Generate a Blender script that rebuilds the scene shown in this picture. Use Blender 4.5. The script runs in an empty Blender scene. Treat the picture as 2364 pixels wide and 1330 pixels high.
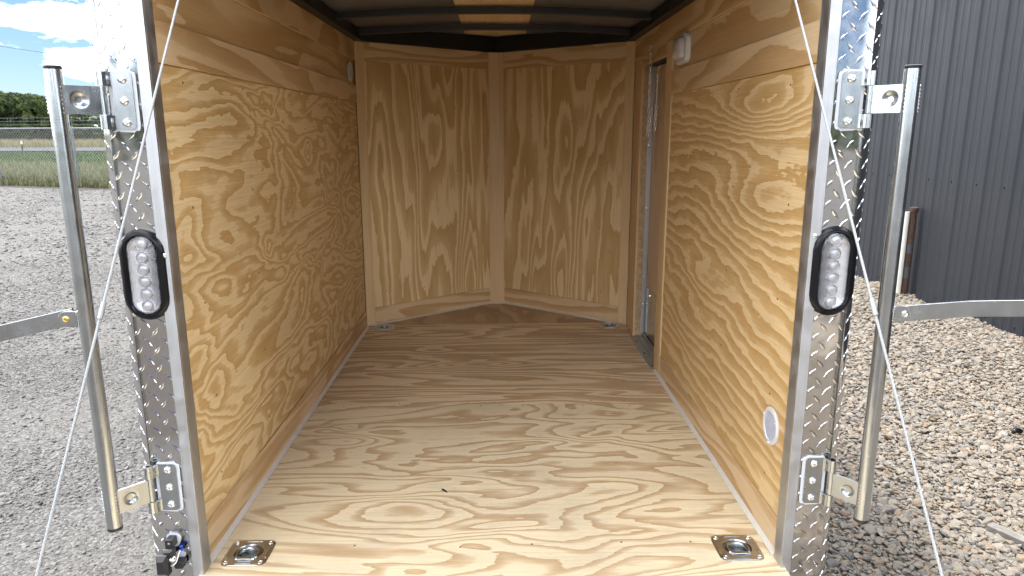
import bpy, bmesh, math, random
import numpy as np
from mathutils import Vector, Matrix
C = bpy.context
SC = C.scene
COL = SC.collection
random.seed(7)
RNG = np.random.default_rng(11)
R = math.radians

# ------------------------------------------------------------------ camera, light, exposure
cd = bpy.data.cameras.new('camera'); cam = bpy.data.objects.new('camera', cd); COL.objects.link(cam)
cd.sensor_width = 36; cd.lens = 24.868; cd.clip_start = .02; cd.clip_end = 2000
pit, yaw, rol = 0.21719, 0.016862, 0.0021255
f = Vector((math.sin(yaw)*math.cos(pit), math.cos(yaw)*math.cos(pit), -math.sin(pit)))
rt = Vector((math.cos(yaw), -math.sin(yaw), 0)); dn = f.cross(rt)
r2 = math.cos(rol)*rt + math.sin(rol)*dn; d2 = -math.sin(rol)*rt + math.cos(rol)*dn
m = Matrix((r2, -d2, -f)).transposed().to_4x4(); m.translation = (0.0186, 0, 1.4633)
cam.matrix_world = m
SC.camera = cam

SUN_EL, SUN_AZ = 64.0, -55.0        # azimuth clockwise from +Y (north)
sdir = Vector((math.sin(R(SUN_AZ))*math.cos(R(SUN_EL)), math.cos(R(SUN_AZ))*math.cos(R(SUN_EL)), math.sin(R(SUN_EL))))
sl = bpy.data.lights.new('sun', 'SUN'); sl.energy = 1.0; sl.angle = R(10); sl.color = (1, .95, .88)
so = bpy.data.objects.new('sun', sl); COL.objects.link(so)
so.rotation_euler = (-sdir).to_track_quat('-Z', 'Y').to_euler()

W = bpy.data.worlds.new('World'); SC.world = W; W.use_nodes = True
nt = W.node_tree; nt.nodes.clear()
def nd(nt, t, **k):
    n = nt.nodes.new(t)
    for a, v in k.items():
        if a.startswith('i_'):
            s = a[2:]; n.inputs[int(s) if s.isdigit() else s.replace('_', ' ')].default_value = v
        else: setattr(n, a, v)
    return n
sky = nd(nt, 'ShaderNodeTexSky', sky_type='NISHITA', sun_disc=False, sun_elevation=R(SUN_EL), sun_rotation=R(SUN_AZ), air_density=1.0, dust_density=.15, ozone_density=1.6)
tc = nd(nt, 'ShaderNodeTexCoord'); sep = nd(nt, 'ShaderNodeSeparateXYZ'); nt.links.new(tc.outputs['Generated'], sep.inputs[0])
zz = nd(nt, 'ShaderNodeMath', operation='MAXIMUM', i_1=0.0); nt.links.new(sep.outputs['Z'], zz.inputs[0])
za = nd(nt, 'ShaderNodeMath', operation='ADD', i_1=.22); nt.links.new(zz.outputs[0], za.inputs[0])
pj = nd(nt, 'ShaderNodeVectorMath', operation='DIVIDE'); cmbz = nd(nt, 'ShaderNodeCombineXYZ')
for k in range(3): nt.links.new(za.outputs[0], cmbz.inputs[k])
nt.links.new(tc.outputs['Generated'], pj.inputs[0]); nt.links.new(cmbz.outputs[0], pj.inputs[1])
mp = nd(nt, 'ShaderNodeMapping'); mp.inputs['Location'].default_value = (14.3, 2.2, 0); mp.inputs['Scale'].default_value = (1, 1, .001)
nt.links.new(pj.outputs[0], mp.inputs[0])
cn = nd(nt, 'ShaderNodeTexNoise', i_Scale=1.25, i_Detail=9.0, i_Roughness=.56, i_Distortion=.15); nt.links.new(mp.outputs[0], cn.inputs['Vector'])
cr = nd(nt, 'ShaderNodeValToRGB'); cr.color_ramp.elements[0].position = .46; cr.color_ramp.elements[1].position = .62
cr.color_ramp.elements[0].color = (0, 0, 0, 1); cr.color_ramp.elements[1].color = (1, 1, 1, 1)
nt.links.new(cn.outputs['Fac'], cr.inputs[0])
cmul = nd(nt, 'ShaderNodeMath', operation='MULTIPLY', i_1=.92); nt.links.new(cr.outputs[0], cmul.inputs[0])
mixc = nd(nt, 'ShaderNodeMix', data_type='RGBA'); mixc.inputs['B'].default_value = (10.5, 10.7, 11.0, 1)
skm = nd(nt, 'ShaderNodeMix', data_type='RGBA', blend_type='MULTIPLY'); skm.inputs['Factor'].default_value = 1; skm.inputs['B'].default_value = (.086, .102, .136, 1); nt.links.new(sky.outputs[0], skm.inputs['A'])
nt.links.new(cmul.outputs[0], mixc.inputs['Factor']); nt.links.new(skm.outputs['Result'], mixc.inputs['A'])
bg = nd(nt, 'ShaderNodeBackground', i_Strength=.15); nt.links.new(mixc.outputs['Result'], bg.inputs[0])
wo = nd(nt, 'ShaderNodeOutputWorld'); nt.links.new(bg.outputs[0], wo.inputs[0])

SC.view_settings.view_transform = 'Standard'; SC.view_settings.look = 'None'
SC.view_settings.exposure = 2.95; SC.view_settings.gamma = 1; SC.view_settings.use_curve_mapping = False
SC.cycles.max_bounces = 14; SC.cycles.diffuse_bounces = 10; SC.cycles.glossy_bounces = 5; SC.cycles.transmission_bounces = 6
SC.cycles.sample_clamp_indirect = 8

# ------------------------------------------------------------------ mesh helpers
class MB:
    def __init__(s): s.v = []; s.f = []; s.uv = []; s.mi = []
    def add(s, vs, fs, uvs=None, mi=0):
        o = len(s.v); s.v += [tuple(p) for p in vs]
        for i, q in enumerate(fs):
            s.f.append([o+a for a in q]); s.mi.append(mi)
            s.uv.append(uvs[i] if uvs else None)
        return s
    def box(s, x0, x1, y0, y1, z0, z1, g=None, mi=0):
        if x0 > x1: x0, x1 = x1, x0
        vs = [(x, y, z) for x in (x0, x1) for y in (y0, y1) for z in (z0, z1)]
        fs = [(0,1,3,2), (4,6,7,5), (0,4,5,1), (2,3,7,6), (0,2,6,4), (1,5,7,3)]
        uvs = None
        if g is not None:
            uvs = []
            for k, q in enumerate(fs):
                ax = k//2; oth = [a for a in range(3) if a != ax]
                if g in oth: a, b = g, [t for t in oth if t != g][0]
                else: a, b = oth
                uvs.append([(vs[i][a], vs[i][b]) for i in q])
        return s.add(vs, fs, uvs, mi)
    def quad(s, a, b, c, d, uv=None, mi=0): return s.add([a, b, c, d], [(0,1,2,3)], [uv] if uv else None, mi)
    def cyl(s, p0, p1, r, n=12, caps=True, r1=None, mi=0):
        p0, p1 = Vector(p0), Vector(p1); d = (p1-p0).normalized(); a = d.orthogonal().normalized(); b = d.cross(a)
        r1 = r if r1 is None else r1
        vs = []
        for p, q in ((p0, r), (p1, r1)):
            vs += [p + q*(math.cos(2*math.pi*i/n)*a + math.sin(2*math.pi*i/n)*b) for i in range(n)]
        fs = [(i, (i+1) % n, n+(i+1) % n, n+i) for i in range(n)]
        if caps: fs += [tuple(range(n))[::-1], tuple(range(n, 2*n))]
        return s.add(vs, fs, None, mi)
    def tube(s, pts, r, n=8, closed=False, mi=0):
        pts = [Vector(p) for p in pts]; L = len(pts); vs = []; prev = None
        rr = r if isinstance(r, (list, tuple)) else [r]*L
        for i, p in enumerate(pts):
            if closed: t = pts[(i+1) % L]-pts[i-1]
            else: t = pts[min(i+1, L-1)]-pts[max(i-1, 0)]
            t.normalize()
            a = t.orthogonal() if prev is None else prev - prev.dot(t)*t
            a.normalize(); prev = a; b = t.cross(a)
            vs += [p + rr[i]*(math.cos(2*math.pi*k/n)*a + math.sin(2*math.pi*k/n)*b) for k in range(n)]
        fs = []
        for i in range(L if closed else L-1):
            j = (i+1) % L
            for k in range(n): fs.append((i*n+k, i*n+(k+1) % n, j*n+(k+1) % n, j*n+k))
        if not closed: fs += [tuple(range(n))[::-1], tuple(range((L-1)*n, L*n))]
        return s.add(vs, fs, None, mi)
    def lathe(s, prof, o, ax=(0, 0, 1), n=20, mi=0, sy=1.0):
        ax = Vector(ax); a = ax.orthogonal().normalized(); b = ax.cross(a); o = Vector(o); vs = []
        for r, h in prof:
            vs += [o + ax*h + r*(math.cos(2*math.pi*k/n)*a + sy*math.sin(2*math.pi*k/n)*b) for k in range(n)]
        fs = []
        for i in range(len(prof)-1):
            for k in range(n): fs.append((i*n+k, i*n+(k+1) % n, (i+1)*n+(k+1) % n, (i+1)*n+k))
        if prof[-1][0] > 1e-6: fs.append(tuple(range((len(prof)-1)*n, len(prof)*n)))
        return s.add(vs, fs, None, mi)
    def prism(s, poly, n0, n1, fmap, mi=0):
        """poly: 2-D outline; fmap(a, b, h) -> 3-D; extruded between heights n0 and n1"""
        n = len(poly); vs = [fmap(a, b, n0) for a, b in poly]+[fmap(a, b, n1) for a, b in poly]
        fs = [(i, (i+1) % n, n+(i+1) % n, n+i) for i in range(n)]+[tuple(range(n))[::-1], tuple(range(n, 2*n))]
        return s.add(vs, fs, None, mi)
    def loops(s, rings, cap=True, mi=0):
        n = len(rings[0]); vs = [p for r in rings for p in r]; fs = []
        for i in range(len(rings)-1):
            for k in range(n): fs.append((i*n+k, i*n+(k+1) % n, (i+1)*n+(k+1) % n, (i+1)*n+k))
        if cap: fs.append(tuple(range((len(rings)-1)*n, len(rings)*n)))
        return s.add(vs, fs, None, mi)
    def mesh(s, name, mats, smooth=None, fix=True):
        me = bpy.data.meshes.new(name); me.from_pydata(s.v, [], s.f)
        for mt in (mats if isinstance(mats, (list, tuple)) else [mats]): me.materials.append(mt)
        if any(s.mi): me.polygons.foreach_set('material_index', s.mi)
        if any(u is not None for u in s.uv):
            l = me.uv_layers.new(name='UVMap'); arr = []
            for q, u in zip(s.f, s.uv):
                for k in range(len(q)): arr += list(u[k]) if u else [0, 0]
            l.data.foreach_set('uv', arr)
        if fix:
            bm = bmesh.new(); bm.from_mesh(me); bmesh.ops.recalc_face_normals(bm, faces=bm.faces); bm.to_mesh(me); bm.free()
        me.update()
        if smooth is not None:
            me.polygons.foreach_set('use_smooth', [True]*len(me.polygons))
            if smooth < 179: me.set_sharp_from_angle(angle=R(smooth))
        return me
    def build(s, name, mats, parent=None, smooth=None, bev=0, fix=True):
        o = bpy.data.objects.new(name, s.mesh(name, mats, smooth, fix)); COL.objects.link(o)
        if parent: o.parent = parent
        if bev:
            md = o.modifiers.new('bevel', 'BEVEL'); md.width = bev; md.segments = 2; md.limit_method = 'ANGLE'
        return o
def tag(o, label=None, cat=None, group=None, kind=None):
    if label: o['label'] = label
    if cat: o['category'] = cat
    if group: o['group'] = group
    if kind: o['kind'] = kind
    return o
def empty(name, loc=(0, 0, 0), parent=None):
    o = bpy.data.objects.new(name, None); COL.objects.link(o); o.location = loc; o.empty_display_size = .1
    if parent: o.parent = parent
    return o
def rrect(w, h, r, n=5):
    pts = []
    for cx, cy, a0 in ((w/2-r, h/2-r, 0), (-w/2+r, h/2-r, 90), (-w/2+r, -h/2+r, 180), (w/2-r, -h/2+r, 270)):
        for i in range(n+1):
            a = R(a0+90*i/n); pts.append((cx+r*math.cos(a), cy+r*math.sin(a)))
    return pts

# ------------------------------------------------------------------ materials
def newmat(name):
    mt = bpy.data.materials.new(name); mt.use_nodes = True; n = mt.node_tree; n.nodes.clear()
    o = n.nodes.new('ShaderNodeOutputMaterial'); b = n.nodes.new('ShaderNodeBsdfPrincipled'); n.links.new(b.outputs[0], o.inputs[0])
    return mt, n, b
def math_(n, op, a, b=None, c=None):
    x = n.nodes.new('ShaderNodeMath'); x.operation = op
    for i, v in enumerate((a, b, c)):
        if v is None: continue
        if isinstance(v, (int, float)): x.inputs[i].default_value = v
        else: n.links.new(v, x.inputs[i])
    return x.outputs[0]
def noise(n, vec, scale=1., detail=2., rough=.5, dist=0.):
    x = nd(n, 'ShaderNodeTexNoise', i_Scale=scale, i_Detail=detail, i_Roughness=rough, i_Distortion=dist)
    if vec is not None: n.links.new(vec, x.inputs['Vector'])
    return x.outputs['Fac']
def ramp(n, fac, stops, interp='LINEAR'):
    x = n.nodes.new('ShaderNodeValToRGB'); x.color_ramp.interpolation = interp
    while len(x.color_ramp.elements) < len(stops): x.color_ramp.elements.new(.5)
    for e, (p, c) in zip(x.color_ramp.elements, stops):
        e.position = p; e.color = (c[0], c[1], c[2], 1) if isinstance(c, (tuple, list)) else (c, c, c, 1)
    n.links.new(fac, x.inputs[0]); return x.outputs[0]
def mixcol(n, fac, a, b, mode='MIX'):
    x = n.nodes.new('ShaderNodeMix'); x.data_type = 'RGBA'; x.blend_type = mode
    for k, v in (('Factor', fac), ('A', a), ('B', b)):
        if isinstance(v, (int, float)): x.inputs[k].default_value = v
        elif isinstance(v, (tuple, list)): x.inputs[k].default_value = (*v[:3], 1)
        else: n.links.new(v, x.inputs[k])
    return x.outputs['Result']
def bump(n, h, strength, dist, b):
    x = nd(n, 'ShaderNodeBump', i_Strength=strength, i_Distance=dist); n.links.new(h, x.inputs['Height']); n.links.new(x.outputs[0], b.inputs['Normal'])
def plain(name, col, rough=.5, metal=0., var=0., vscale=20., bmp=0., bscale=200., spec=None, coat=0., trans=0., rvar=0.):
    mt, n, b = newmat(name); b.inputs['Base Color'].default_value = (*col, 1); b.inputs['Roughness'].default_value = rough; b.inputs['Metallic'].default_value = metal
    tcn = n.nodes.new('ShaderNodeTexCoord').outputs['Object']
    if spec is not None: b.inputs['Specular IOR Level'].default_value = spec
    if coat: b.inputs['Coat Weight'].default_value = coat
    if trans: b.inputs['Transmission Weight'].default_value = trans
    if var:
        fa = noise(n, tcn, vscale, 5, .6)
        c = ramp(n, fa, [(.3, tuple(max(0, x*(1-var)) for x in col)), (.7, tuple(min(1, x*(1+var)) for x in col))])
        n.links.new(c, b.inputs['Base Color'])
    if rvar:
        fr = noise(n, tcn, vscale*1.7, 4, .6); mr = nd(n, 'ShaderNodeMapRange', i_1=.3, i_2=.7, i_3=max(0, rough-rvar), i_4=rough+rvar); n.links.new(fr, mr.inputs[0]); n.links.new(mr.outputs[0], b.inputs['Roughness'])
    if bmp: bump(n, noise(n, tcn, bscale, 3, .6), bmp, .002, b)
    return mt

def ply(name, su, sv, amp, tilt, pale, dark, seed, jag=.1, knots=(), stops=None, dist=.5, detail=2.0, warp=.5, wsc=(5, 16), rand=False, fiber=.06, rough=.5, speck=1., scuff=0.):
    """rotary-cut pine veneer: contour bands of a smooth growth field, jagged along the grain (u), with fibres and specks"""
    mt, n, b = newmat(name)
    uv = n.nodes.new('ShaderNodeUVMap'); uv.uv_map = 'UVMap'
    sp = n.nodes.new('ShaderNodeSeparateXYZ'); n.links.new(uv.outputs[0], sp.inputs[0]); U, V = sp.outputs[0], sp.outputs[1]
    def vec(a, b_, sd):
        c = n.nodes.new('ShaderNodeCombineXYZ'); n.links.new(math_(n, 'MULTIPLY', U, a), c.inputs[0]); n.links.new(math_(n, 'MULTIPLY', V, b_), c.inputs[1])
        if rand:
            oi = n.nodes.new('ShaderNodeObjectInfo'); n.links.new(math_(n, 'MULTIPLY_ADD', oi.outputs['Random'], 97., sd), c.inputs[2])
        else: c.inputs[2].default_value = sd
        return c.outputs[0]
    base = noise(n, vec(su, sv, seed), 1, detail, .45, dist)
    ph = math_(n, 'MULTIPLY', base, amp)
    ph = math_(n, 'ADD', ph, math_(n, 'MULTIPLY', U, tilt[0])); ph = math_(n, 'ADD', ph, math_(n, 'MULTIPLY', V, tilt[1]))
    w = math_(n, 'SUBTRACT', noise(n, vec(wsc[0], wsc[1], seed+5), 1, 3, .55), .5); ph = math_(n, 'MULTIPLY_ADD', w, warp, ph)
    for (cu, cv, ru, rv, a) in knots:
        du = math_(n, 'DIVIDE', math_(n, 'SUBTRACT', U, cu), ru); dv = math_(n, 'DIVIDE', math_(n, 'SUBTRACT', V, cv), rv)
        d = math_(n, 'ADD', math_(n, 'MULTIPLY', du, du), math_(n, 'MULTIPLY', dv, dv))
        ph = math_(n, 'MULTIPLY_ADD', math_(n, 'EXPONENT', math_(n, 'MULTIPLY', d, -1.)), a, ph)
    j = math_(n, 'SUBTRACT', noise(n, vec(9, 130, seed+9), 1, 3, .65), .5); ph = math_(n, 'MULTIPLY_ADD', j, jag, ph)
    fr = math_(n, 'FRACT', ph)
    stops = stops or [(0., 0.), (.40, .04), (.50, .55), (.7, .82), (.965, 1.), (1., 0.)]
    t = ramp(n, fr, stops)
    big = noise(n, vec(1.3, 2.2, seed+20), 1, 3, .5)
    c = mixcol(n, t, pale, dark)
    c = mixcol(n, 1., c, ramp(n, big, [(.3, (.9, .88, .85)), (.7, (1.06, 1.06, 1.05))]), 'MULTIPLY')
    fb = noise(n, vec(7, 420, seed+31), 1, 3, .7)
    c = mixcol(n, 1., c, ramp(n, fb, [(.25, 1-fiber*1.6), (.75, 1+fiber)]), 'MULTIPLY')
    fm = noise(n, vec(3.5, 150, seed+37), 1, 4, .75)
    c = mixcol(n, 1., c, ramp(n, fm, [(.3, .90), (.5, 1.0), (.7, 1.05)]), 'MULTIPLY')
    if scuff:
        sc_ = noise(n, vec(2.6, 3.1, seed+60), 1, 8, .72); c = mixcol(n, math_(n, 'MULTIPLY', ramp(n, sc_, [(.5, 0.), (.68, 1.)]), scuff), c, (.30, .26, .21))
        s4 = noise(n, vec(9, 70, seed+66), 1, 2, .5); c = mixcol(n, math_(n, 'MULTIPLY', ramp(n, s4, [(.72, 0.), (.76, 1.)]), scuff*.8), c, (.25, .2, .16))
    sk = noise(n, vec(55, 330, seed+40), 1, 2, .5)
    c = mixcol(n, math_(n, 'MULTIPLY', ramp(n, sk, [(.70, 0.), (.76, 1.)]), .45*speck), c, (.16, .09, .045))
    s2 = noise(n, vec(14, 22, seed+50), 1, 1, .5)
    c = mixcol(n, math_(n, 'MULTIPLY', ramp(n, s2, [(.72, 0.), (.8, 1.)]), .22*speck), c, (.34, .2, .1))
    n.links.new(c, b.inputs['Base Color']); b.inputs['Roughness'].default_value = rough; b.inputs['Specular IOR Level'].default_value = .3
    h = math_(n, 'MULTIPLY_ADD', t, -.6, fb); bump(n, h, .25, .0008, b)
    return mt

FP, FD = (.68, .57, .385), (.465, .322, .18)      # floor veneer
WP, WD = (.715, .545, .305), (.52, .33, .130)    # wall veneer
M = {}
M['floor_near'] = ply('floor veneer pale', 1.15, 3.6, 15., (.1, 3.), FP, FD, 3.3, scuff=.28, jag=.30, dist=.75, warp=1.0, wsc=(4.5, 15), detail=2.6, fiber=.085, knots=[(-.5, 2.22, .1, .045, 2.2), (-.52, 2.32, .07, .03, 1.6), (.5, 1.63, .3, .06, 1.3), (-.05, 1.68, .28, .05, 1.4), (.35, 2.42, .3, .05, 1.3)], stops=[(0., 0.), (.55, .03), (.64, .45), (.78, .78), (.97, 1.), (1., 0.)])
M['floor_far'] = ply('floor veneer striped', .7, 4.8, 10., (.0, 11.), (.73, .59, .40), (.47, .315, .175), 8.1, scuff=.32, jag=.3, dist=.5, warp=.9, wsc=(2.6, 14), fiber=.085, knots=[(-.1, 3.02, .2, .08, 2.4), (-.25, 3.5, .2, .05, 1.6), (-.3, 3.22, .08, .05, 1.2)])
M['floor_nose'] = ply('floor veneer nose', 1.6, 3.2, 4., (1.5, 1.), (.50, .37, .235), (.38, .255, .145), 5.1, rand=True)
M['wall_a'] = ply('wall veneer swirl', 1.55, 4.3, 13., (1., 2.), WP, WD, 12.7, jag=.34, dist=.65, warp=1.15, wsc=(9, 21), detail=3.0, fiber=.1,
    knots=[(2.68, 1.40, .045, .04, 2.2), (2.35, 1.55, .05, .03, 1.2), (2.16, 1.12, .05, .04, 1.4), (2.75, .95, .05, .035, 1.6), (1.55, 1.1, .16, .34, 3.0), (3.3, .8, .07, .05, 1.6)])
M['wall_b'] = ply('wall veneer ribbon', .75, 2.3, 8.5, (-1., 20.), (.70, .515, .28), (.505, .31, .118), 21.3, jag=.36, dist=.45, warp=1.2, wsc=(8, 23), detail=2.8, fiber=.1,
    knots=[(1.85, 1.53, .36, .06, 3.4), (1.8, 1.27, .36, .085, 3.6), (2.3, .98, .2, .05, 1.6)], stops=[(0., 0.), (.30, .06), (.42, .62), (.7, .88), (.965, 1.), (1., 0.)])
M['wall_c'] = ply('wall veneer upper', .7, 3.2, 6.5, (.5, 3.), (.62, .45, .26), (.46, .28, .12), 31.3, jag=.1, rand=True, dist=.6)
M['nose_l'] = ply('nose veneer cathedral', .7, 4.4, 9.5, (.8, 5.), (.73, .555, .315), (.52, .335, .14), 41.0, jag=.34, dist=.45, warp=.9, wsc=(3, 20), fiber=.1, knots=[(1.45, .46, .2, .05, 2.0), (.6, .66, .3, .06, 3.)], stops=[(0., 0.), (.30, .06), (.38, .6), (.7, .85), (.965, 1.), (1., 0.)])
M['nose_r'] = ply('nose veneer cathedral second', .7, 4.4, 9.5, (.8, 5.), (.73, .555, .315), (.52, .335, .14), 47.0, jag=.34, dist=.45, warp=.9, wsc=(3, 20), fiber=.1, knots=[(1.4, .4, .22, .05, 2.2), (.6, .42, .3, .06, 3.)], stops=[(0., 0.), (.30, .06), (.38, .6), (.7, .85), (.965, 1.), (1., 0.)])
M['batten'] = ply('batten pine', .8, 6., 6., (.6, 9.), (.64, .47, .28), (.47, .29, .13), 51., rand=True, jag=.12)
M['post'] = ply('post clear pine', .35, 14, 3., (.1, 4.), (.66, .48, .27), (.58, .40, .205), 61., rand=True, jag=.2, warp=.2)
M['luan'] = ply('ceiling luan', .5, 7, 2.5, (.1, 2.), (.80, .60, .35), (.74, .53, .29), 71., rand=True, jag=.2)
M['door_wood'] = ply('door panel luan', .6, 5, 3., (.1, 2.), (.62, .46, .30), (.53, .38, .235), 75., rand=True, jag=.2)
M['ply_edge'] = plain('plywood edge', (.42, .29, .16), .7, var=.3, vscale=60)
M['caulk'] = plain('floor edge trim', (.56, .52, .46), .5, var=.06, vscale=30)

def plate_mat():
    mt, n, b = newmat('polished tread plate'); b.inputs['Metallic'].default_value = 1
    t = n.nodes.new('ShaderNodeTexCoord').outputs['Object']
    n.links.new(ramp(n, noise(n, t, 14, 6, .65), [(.3, (0.468, 0.460, 0.456)), (.7, (0.577, 0.573, 0.569))]), b.inputs['Base Color'])
    mr = nd(n, 'ShaderNodeMapRange', i_1=.3, i_2=.7, i_3=.05, i_4=.15); n.links.new(noise(n, t, 25, 5, .6), mr.inputs[0]); n.links.new(mr.outputs[0], b.inputs['Roughness'])
    bump(n, noise(n, t, 9, 2, .5), .35, .006, b); return mt
M['plate'] = plate_mat()
def brushed(name, col, rough, sc, bs=.12):
    mt, n, b = newmat(name); b.inputs['Metallic'].default_value = 1
    t = n.nodes.new('ShaderNodeTexCoord').outputs['Object']; mpn = nd(n, 'ShaderNodeMapping'); mpn.inputs['Scale'].default_value = sc; n.links.new(t, mpn.inputs[0])
    fz = noise(n, mpn.outputs[0], 1, 4, .6)
    n.links.new(ramp(n, fz, [(.3, tuple(x*.86 for x in col)), (.7, col)]), b.inputs['Base Color'])
    mr = nd(n, 'ShaderNodeMapRange', i_1=.3, i_2=.7, i_3=rough*.75, i_4=rough*1.25); n.links.new(noise(n, t, 30, 5, .6), mr.inputs[0]); n.links.new(mr.outputs[0], b.inputs['Roughness'])
    bump(n, fz, bs, .0006, b); return mt
M['alu'] = brushed('mill aluminium trim', (0.533, 0.539, 0.546), 0.48, (260, 260, 5))
M['zinc'] = brushed('zinc plated steel', (0.4284, 0.4531, 0.4650), .24, (40, 40, 12), .06)
M['tube'] = brushed('zinc plated tube', (0.436, 0.462, 0.475), .22, (160, 160, 3), .05)
M['tube'].node_tree.nodes  # polished tube
M['weld'] = plain('weld bead', (.72, .74, .75), .3, 1., bmp=.8, bscale=300)
M['screw'] = plain('bright screw', (.8, .82, .83), .18, 1.)
M['screw_dark'] = plain('screw recess', (.05, .05, .05), .5, .6)
M['brass'] = plain('brass rivet', (.75, .55, .2), .25, 1.)
M['black_rub'] = plain('black rubber', (.006, .006, .007), .22, 0, spec=.22)
M['black_pl'] = plain('black plastic', (.015, .015, .016), .35)
M['black_paint'] = plain('black painted steel', (.012, .012, .013), .45)
M['ceil'] = plain('roof skin underside', (.13, .125, .12), .5, var=.06, vscale=4)
M['skin'] = plain('outer skin', (.03, .03, .032), .25, 0, var=.04, vscale=3)
M['sealant'] = plain('clear sealant', (0.504, 0.518, 0.546), .25, 0, bmp=.5, bscale=120)
M['white_pl'] = plain('white plastic', (0.562, 0.554, 0.547), .4)
M['grille'] = plain('vent mesh', (0.434, 0.441, 0.504), .5, bmp=.9, bscale=900)
M['lens_milk'] = plain('milky lens', (0.496, 0.464, 0.456), .35)
M['cable'] = plain('galvanised wire rope', (.30, .31, .31), .5, .35)
M['reflector'] = plain('lamp reflector', (.58, .585, .60), .2, 1., bmp=.35, bscale=320)
M['led'] = plain('led dome', (.86, .86, .87), 0.16, 0.35)
mt, n, b = newmat('clear lens'); b.inputs['Base Color'].default_value = (.97, .97, .98, 1); b.inputs['Roughness'].default_value = .02; b.inputs['Transmission Weight'].default_value = 1; b.inputs['IOR'].default_value = 1.35
M['lens'] = mt
M['blue'] = plain('blue connector', (.01, .06, .45), .35)
M['wire_white'] = plain('white wire', (.75, .74, .72), .45)
M['rust'] = plain('rusted steel', (.044, .021, .012), .9, 0, var=.75, vscale=30, bmp=.6, bscale=90)
M['greypost'] = plain('grey painted post', (.040, .042, .046), .6)
M['pvc'] = plain('white pvc', (.60, .58, .52), .45, var=.04)
M['siding'] = plain('charcoal metal siding', (0.0178, 0.0194, 0.0231), .5, 0, var=.05, vscale=2., rvar=.06, spec=.22)
M['galv'] = plain('galvanised fence steel', (0.1750, 0.1820, 0.1855), .45, .7, var=.1)
M['wood_grey'] = plain('weathered wood', (0.132, 0.120, 0.108), .8, var=.3, vscale=40, bmp=.5, bscale=80)
M['tyre'] = plain('tyre', (.02, .02, .02), .8); M['rim'] = plain('white steel rim', (.6, .6, .6), .4)

# ------------------------------------------------------------------ setting: ground, road, fields
def ground_mat(name, cols, sc, bm=.6, patch=None):
    mt, n, b = newmat(name); t = n.nodes.new('ShaderNodeTexCoord').outputs['Object']
    vo = nd(n, 'ShaderNodeTexVoronoi', i_Scale=sc); n.links.new(t, vo.inputs['Vector'])
    wn = nd(n, 'ShaderNodeTexWhiteNoise', noise_dimensions='3D'); n.links.new(vo.outputs['Position'], wn.inputs['Vector'])
    c = ramp(n, wn.outputs['Value'], cols)
    f2 = noise(n, t, sc*.33, 6, .7); c = mixcol(n, 1., c, ramp(n, f2, [(.3, .72), (.7, 1.12)]), 'MULTIPLY')
    f3 = noise(n, t, .55, 5, .6); c = mixcol(n, ramp(n, f3, [(.42, 0.), (.62, .75)]), c, patch or cols[1][1])
    n.links.new(c, b.inputs['Base Color']); b.inputs['Roughness'].default_value = .9; b.inputs['Specular IOR Level'].default_value = .15
    h = math_(n, 'ADD', math_(n, 'MULTIPLY', vo.outputs['Distance'], -.7), noise(n, t, sc*.5, 5, .7)); bump(n, h, bm, .012, b)
    return mt
M['yard'] = ground_mat('crushed stone yard', [(0., (0.0552, 0.0530, 0.0515)), (.4, (0.0980, 0.0949, 0.0906)), (.75, (0.1326, 0.1281, 0.1213)), (1., (0.1796, 0.1753, 0.1685))], 95, .8, (0.1112, 0.1044, 0.0949))
M['dark_ground'] = ground_mat('brown mirrored ground', [(0., (0.050, 0.043, 0.037)), (.5, (0.077, 0.068, 0.061)), (1., (0.110, 0.099, 0.091))], 60, .8, (0.083, 0.073, 0.065))
M['soil'] = ground_mat('dark damp soil', [(0., (0.018, 0.016, 0.014)), (.5, (0.036, 0.031, 0.027)), (1., (0.084, 0.075, 0.066))], 30, .9, (0.030, 0.026, 0.023))
M['pea_base'] = ground_mat('pea gravel bed', [(0., (0.1009, 0.0867, 0.0707)), (.5, (0.2018, 0.1716, 0.1413)), (1., (0.3431, 0.3028, 0.2523))], 50, .8, (0.2220, 0.1918, 0.1515))
def grass_mat(name, a, b_, c_):
    mt, n, b = newmat(name); t = n.nodes.new('ShaderNodeTexCoord').outputs['Object']
    c = ramp(n, noise(n, t, 1.3, 8, .7), [(.3, a), (.5, b_), (.7, c_)]); n.links.new(c, b.inputs['Base Color']); b.inputs['Roughness'].default_value = .9; b.inputs['Specular IOR Level'].default_value = 0.
    bump(n, noise(n, t, 9, 5, .7), .8, .05, b); return mt
M['field'] = grass_mat('mown grass', (0.0273, 0.0437, 0.0164), (0.0437, 0.0619, 0.0237), (0.0683, 0.0801, 0.0382))
M['road'] = plain('asphalt road', (.085, .087, .092), .85, var=.08, vscale=1.5, spec=0.)

def sheet(name, x0, x1, y0, y1, z, mat, nx=1, ny=1, hf=None):
    mb = MB(); xs = np.linspace(x0, x1, nx+1); ys = np.linspace(y0, y1, ny+1)
    vs = [(x, y, z+(hf(x, y) if hf else 0)) for y in ys for x in xs]
    fs = [(j*(nx+1)+i, j*(nx+1)+i+1, (j+1)*(nx+1)+i+1, (j+1)*(nx+1)+i) for j in range(ny) for i in range(nx)]
    mb.add(vs, fs); o = mb.build(name, mat, smooth=180, fix=False); o['kind'] = 'structure'; return o
def fence_y(x): return 20.2-(x+11.77)*.349       # the fence line
def pea_h(x, y):   # the bed rises a little against the building, in low heaps
    t = max(0., min(1., (x-1.2)/2.4))
    return t*t*(.035+.03*math.sin(2.3*y+1.)*math.sin(1.1*y)+.012*math.sin(6.1*y+2*x))+.006*math.sin(5*x+3*y)*min(1, max(0, (x-.9)*2))
sheet('field_ground', -900, 900, -900, 1200, -.03, M['field'])
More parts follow.
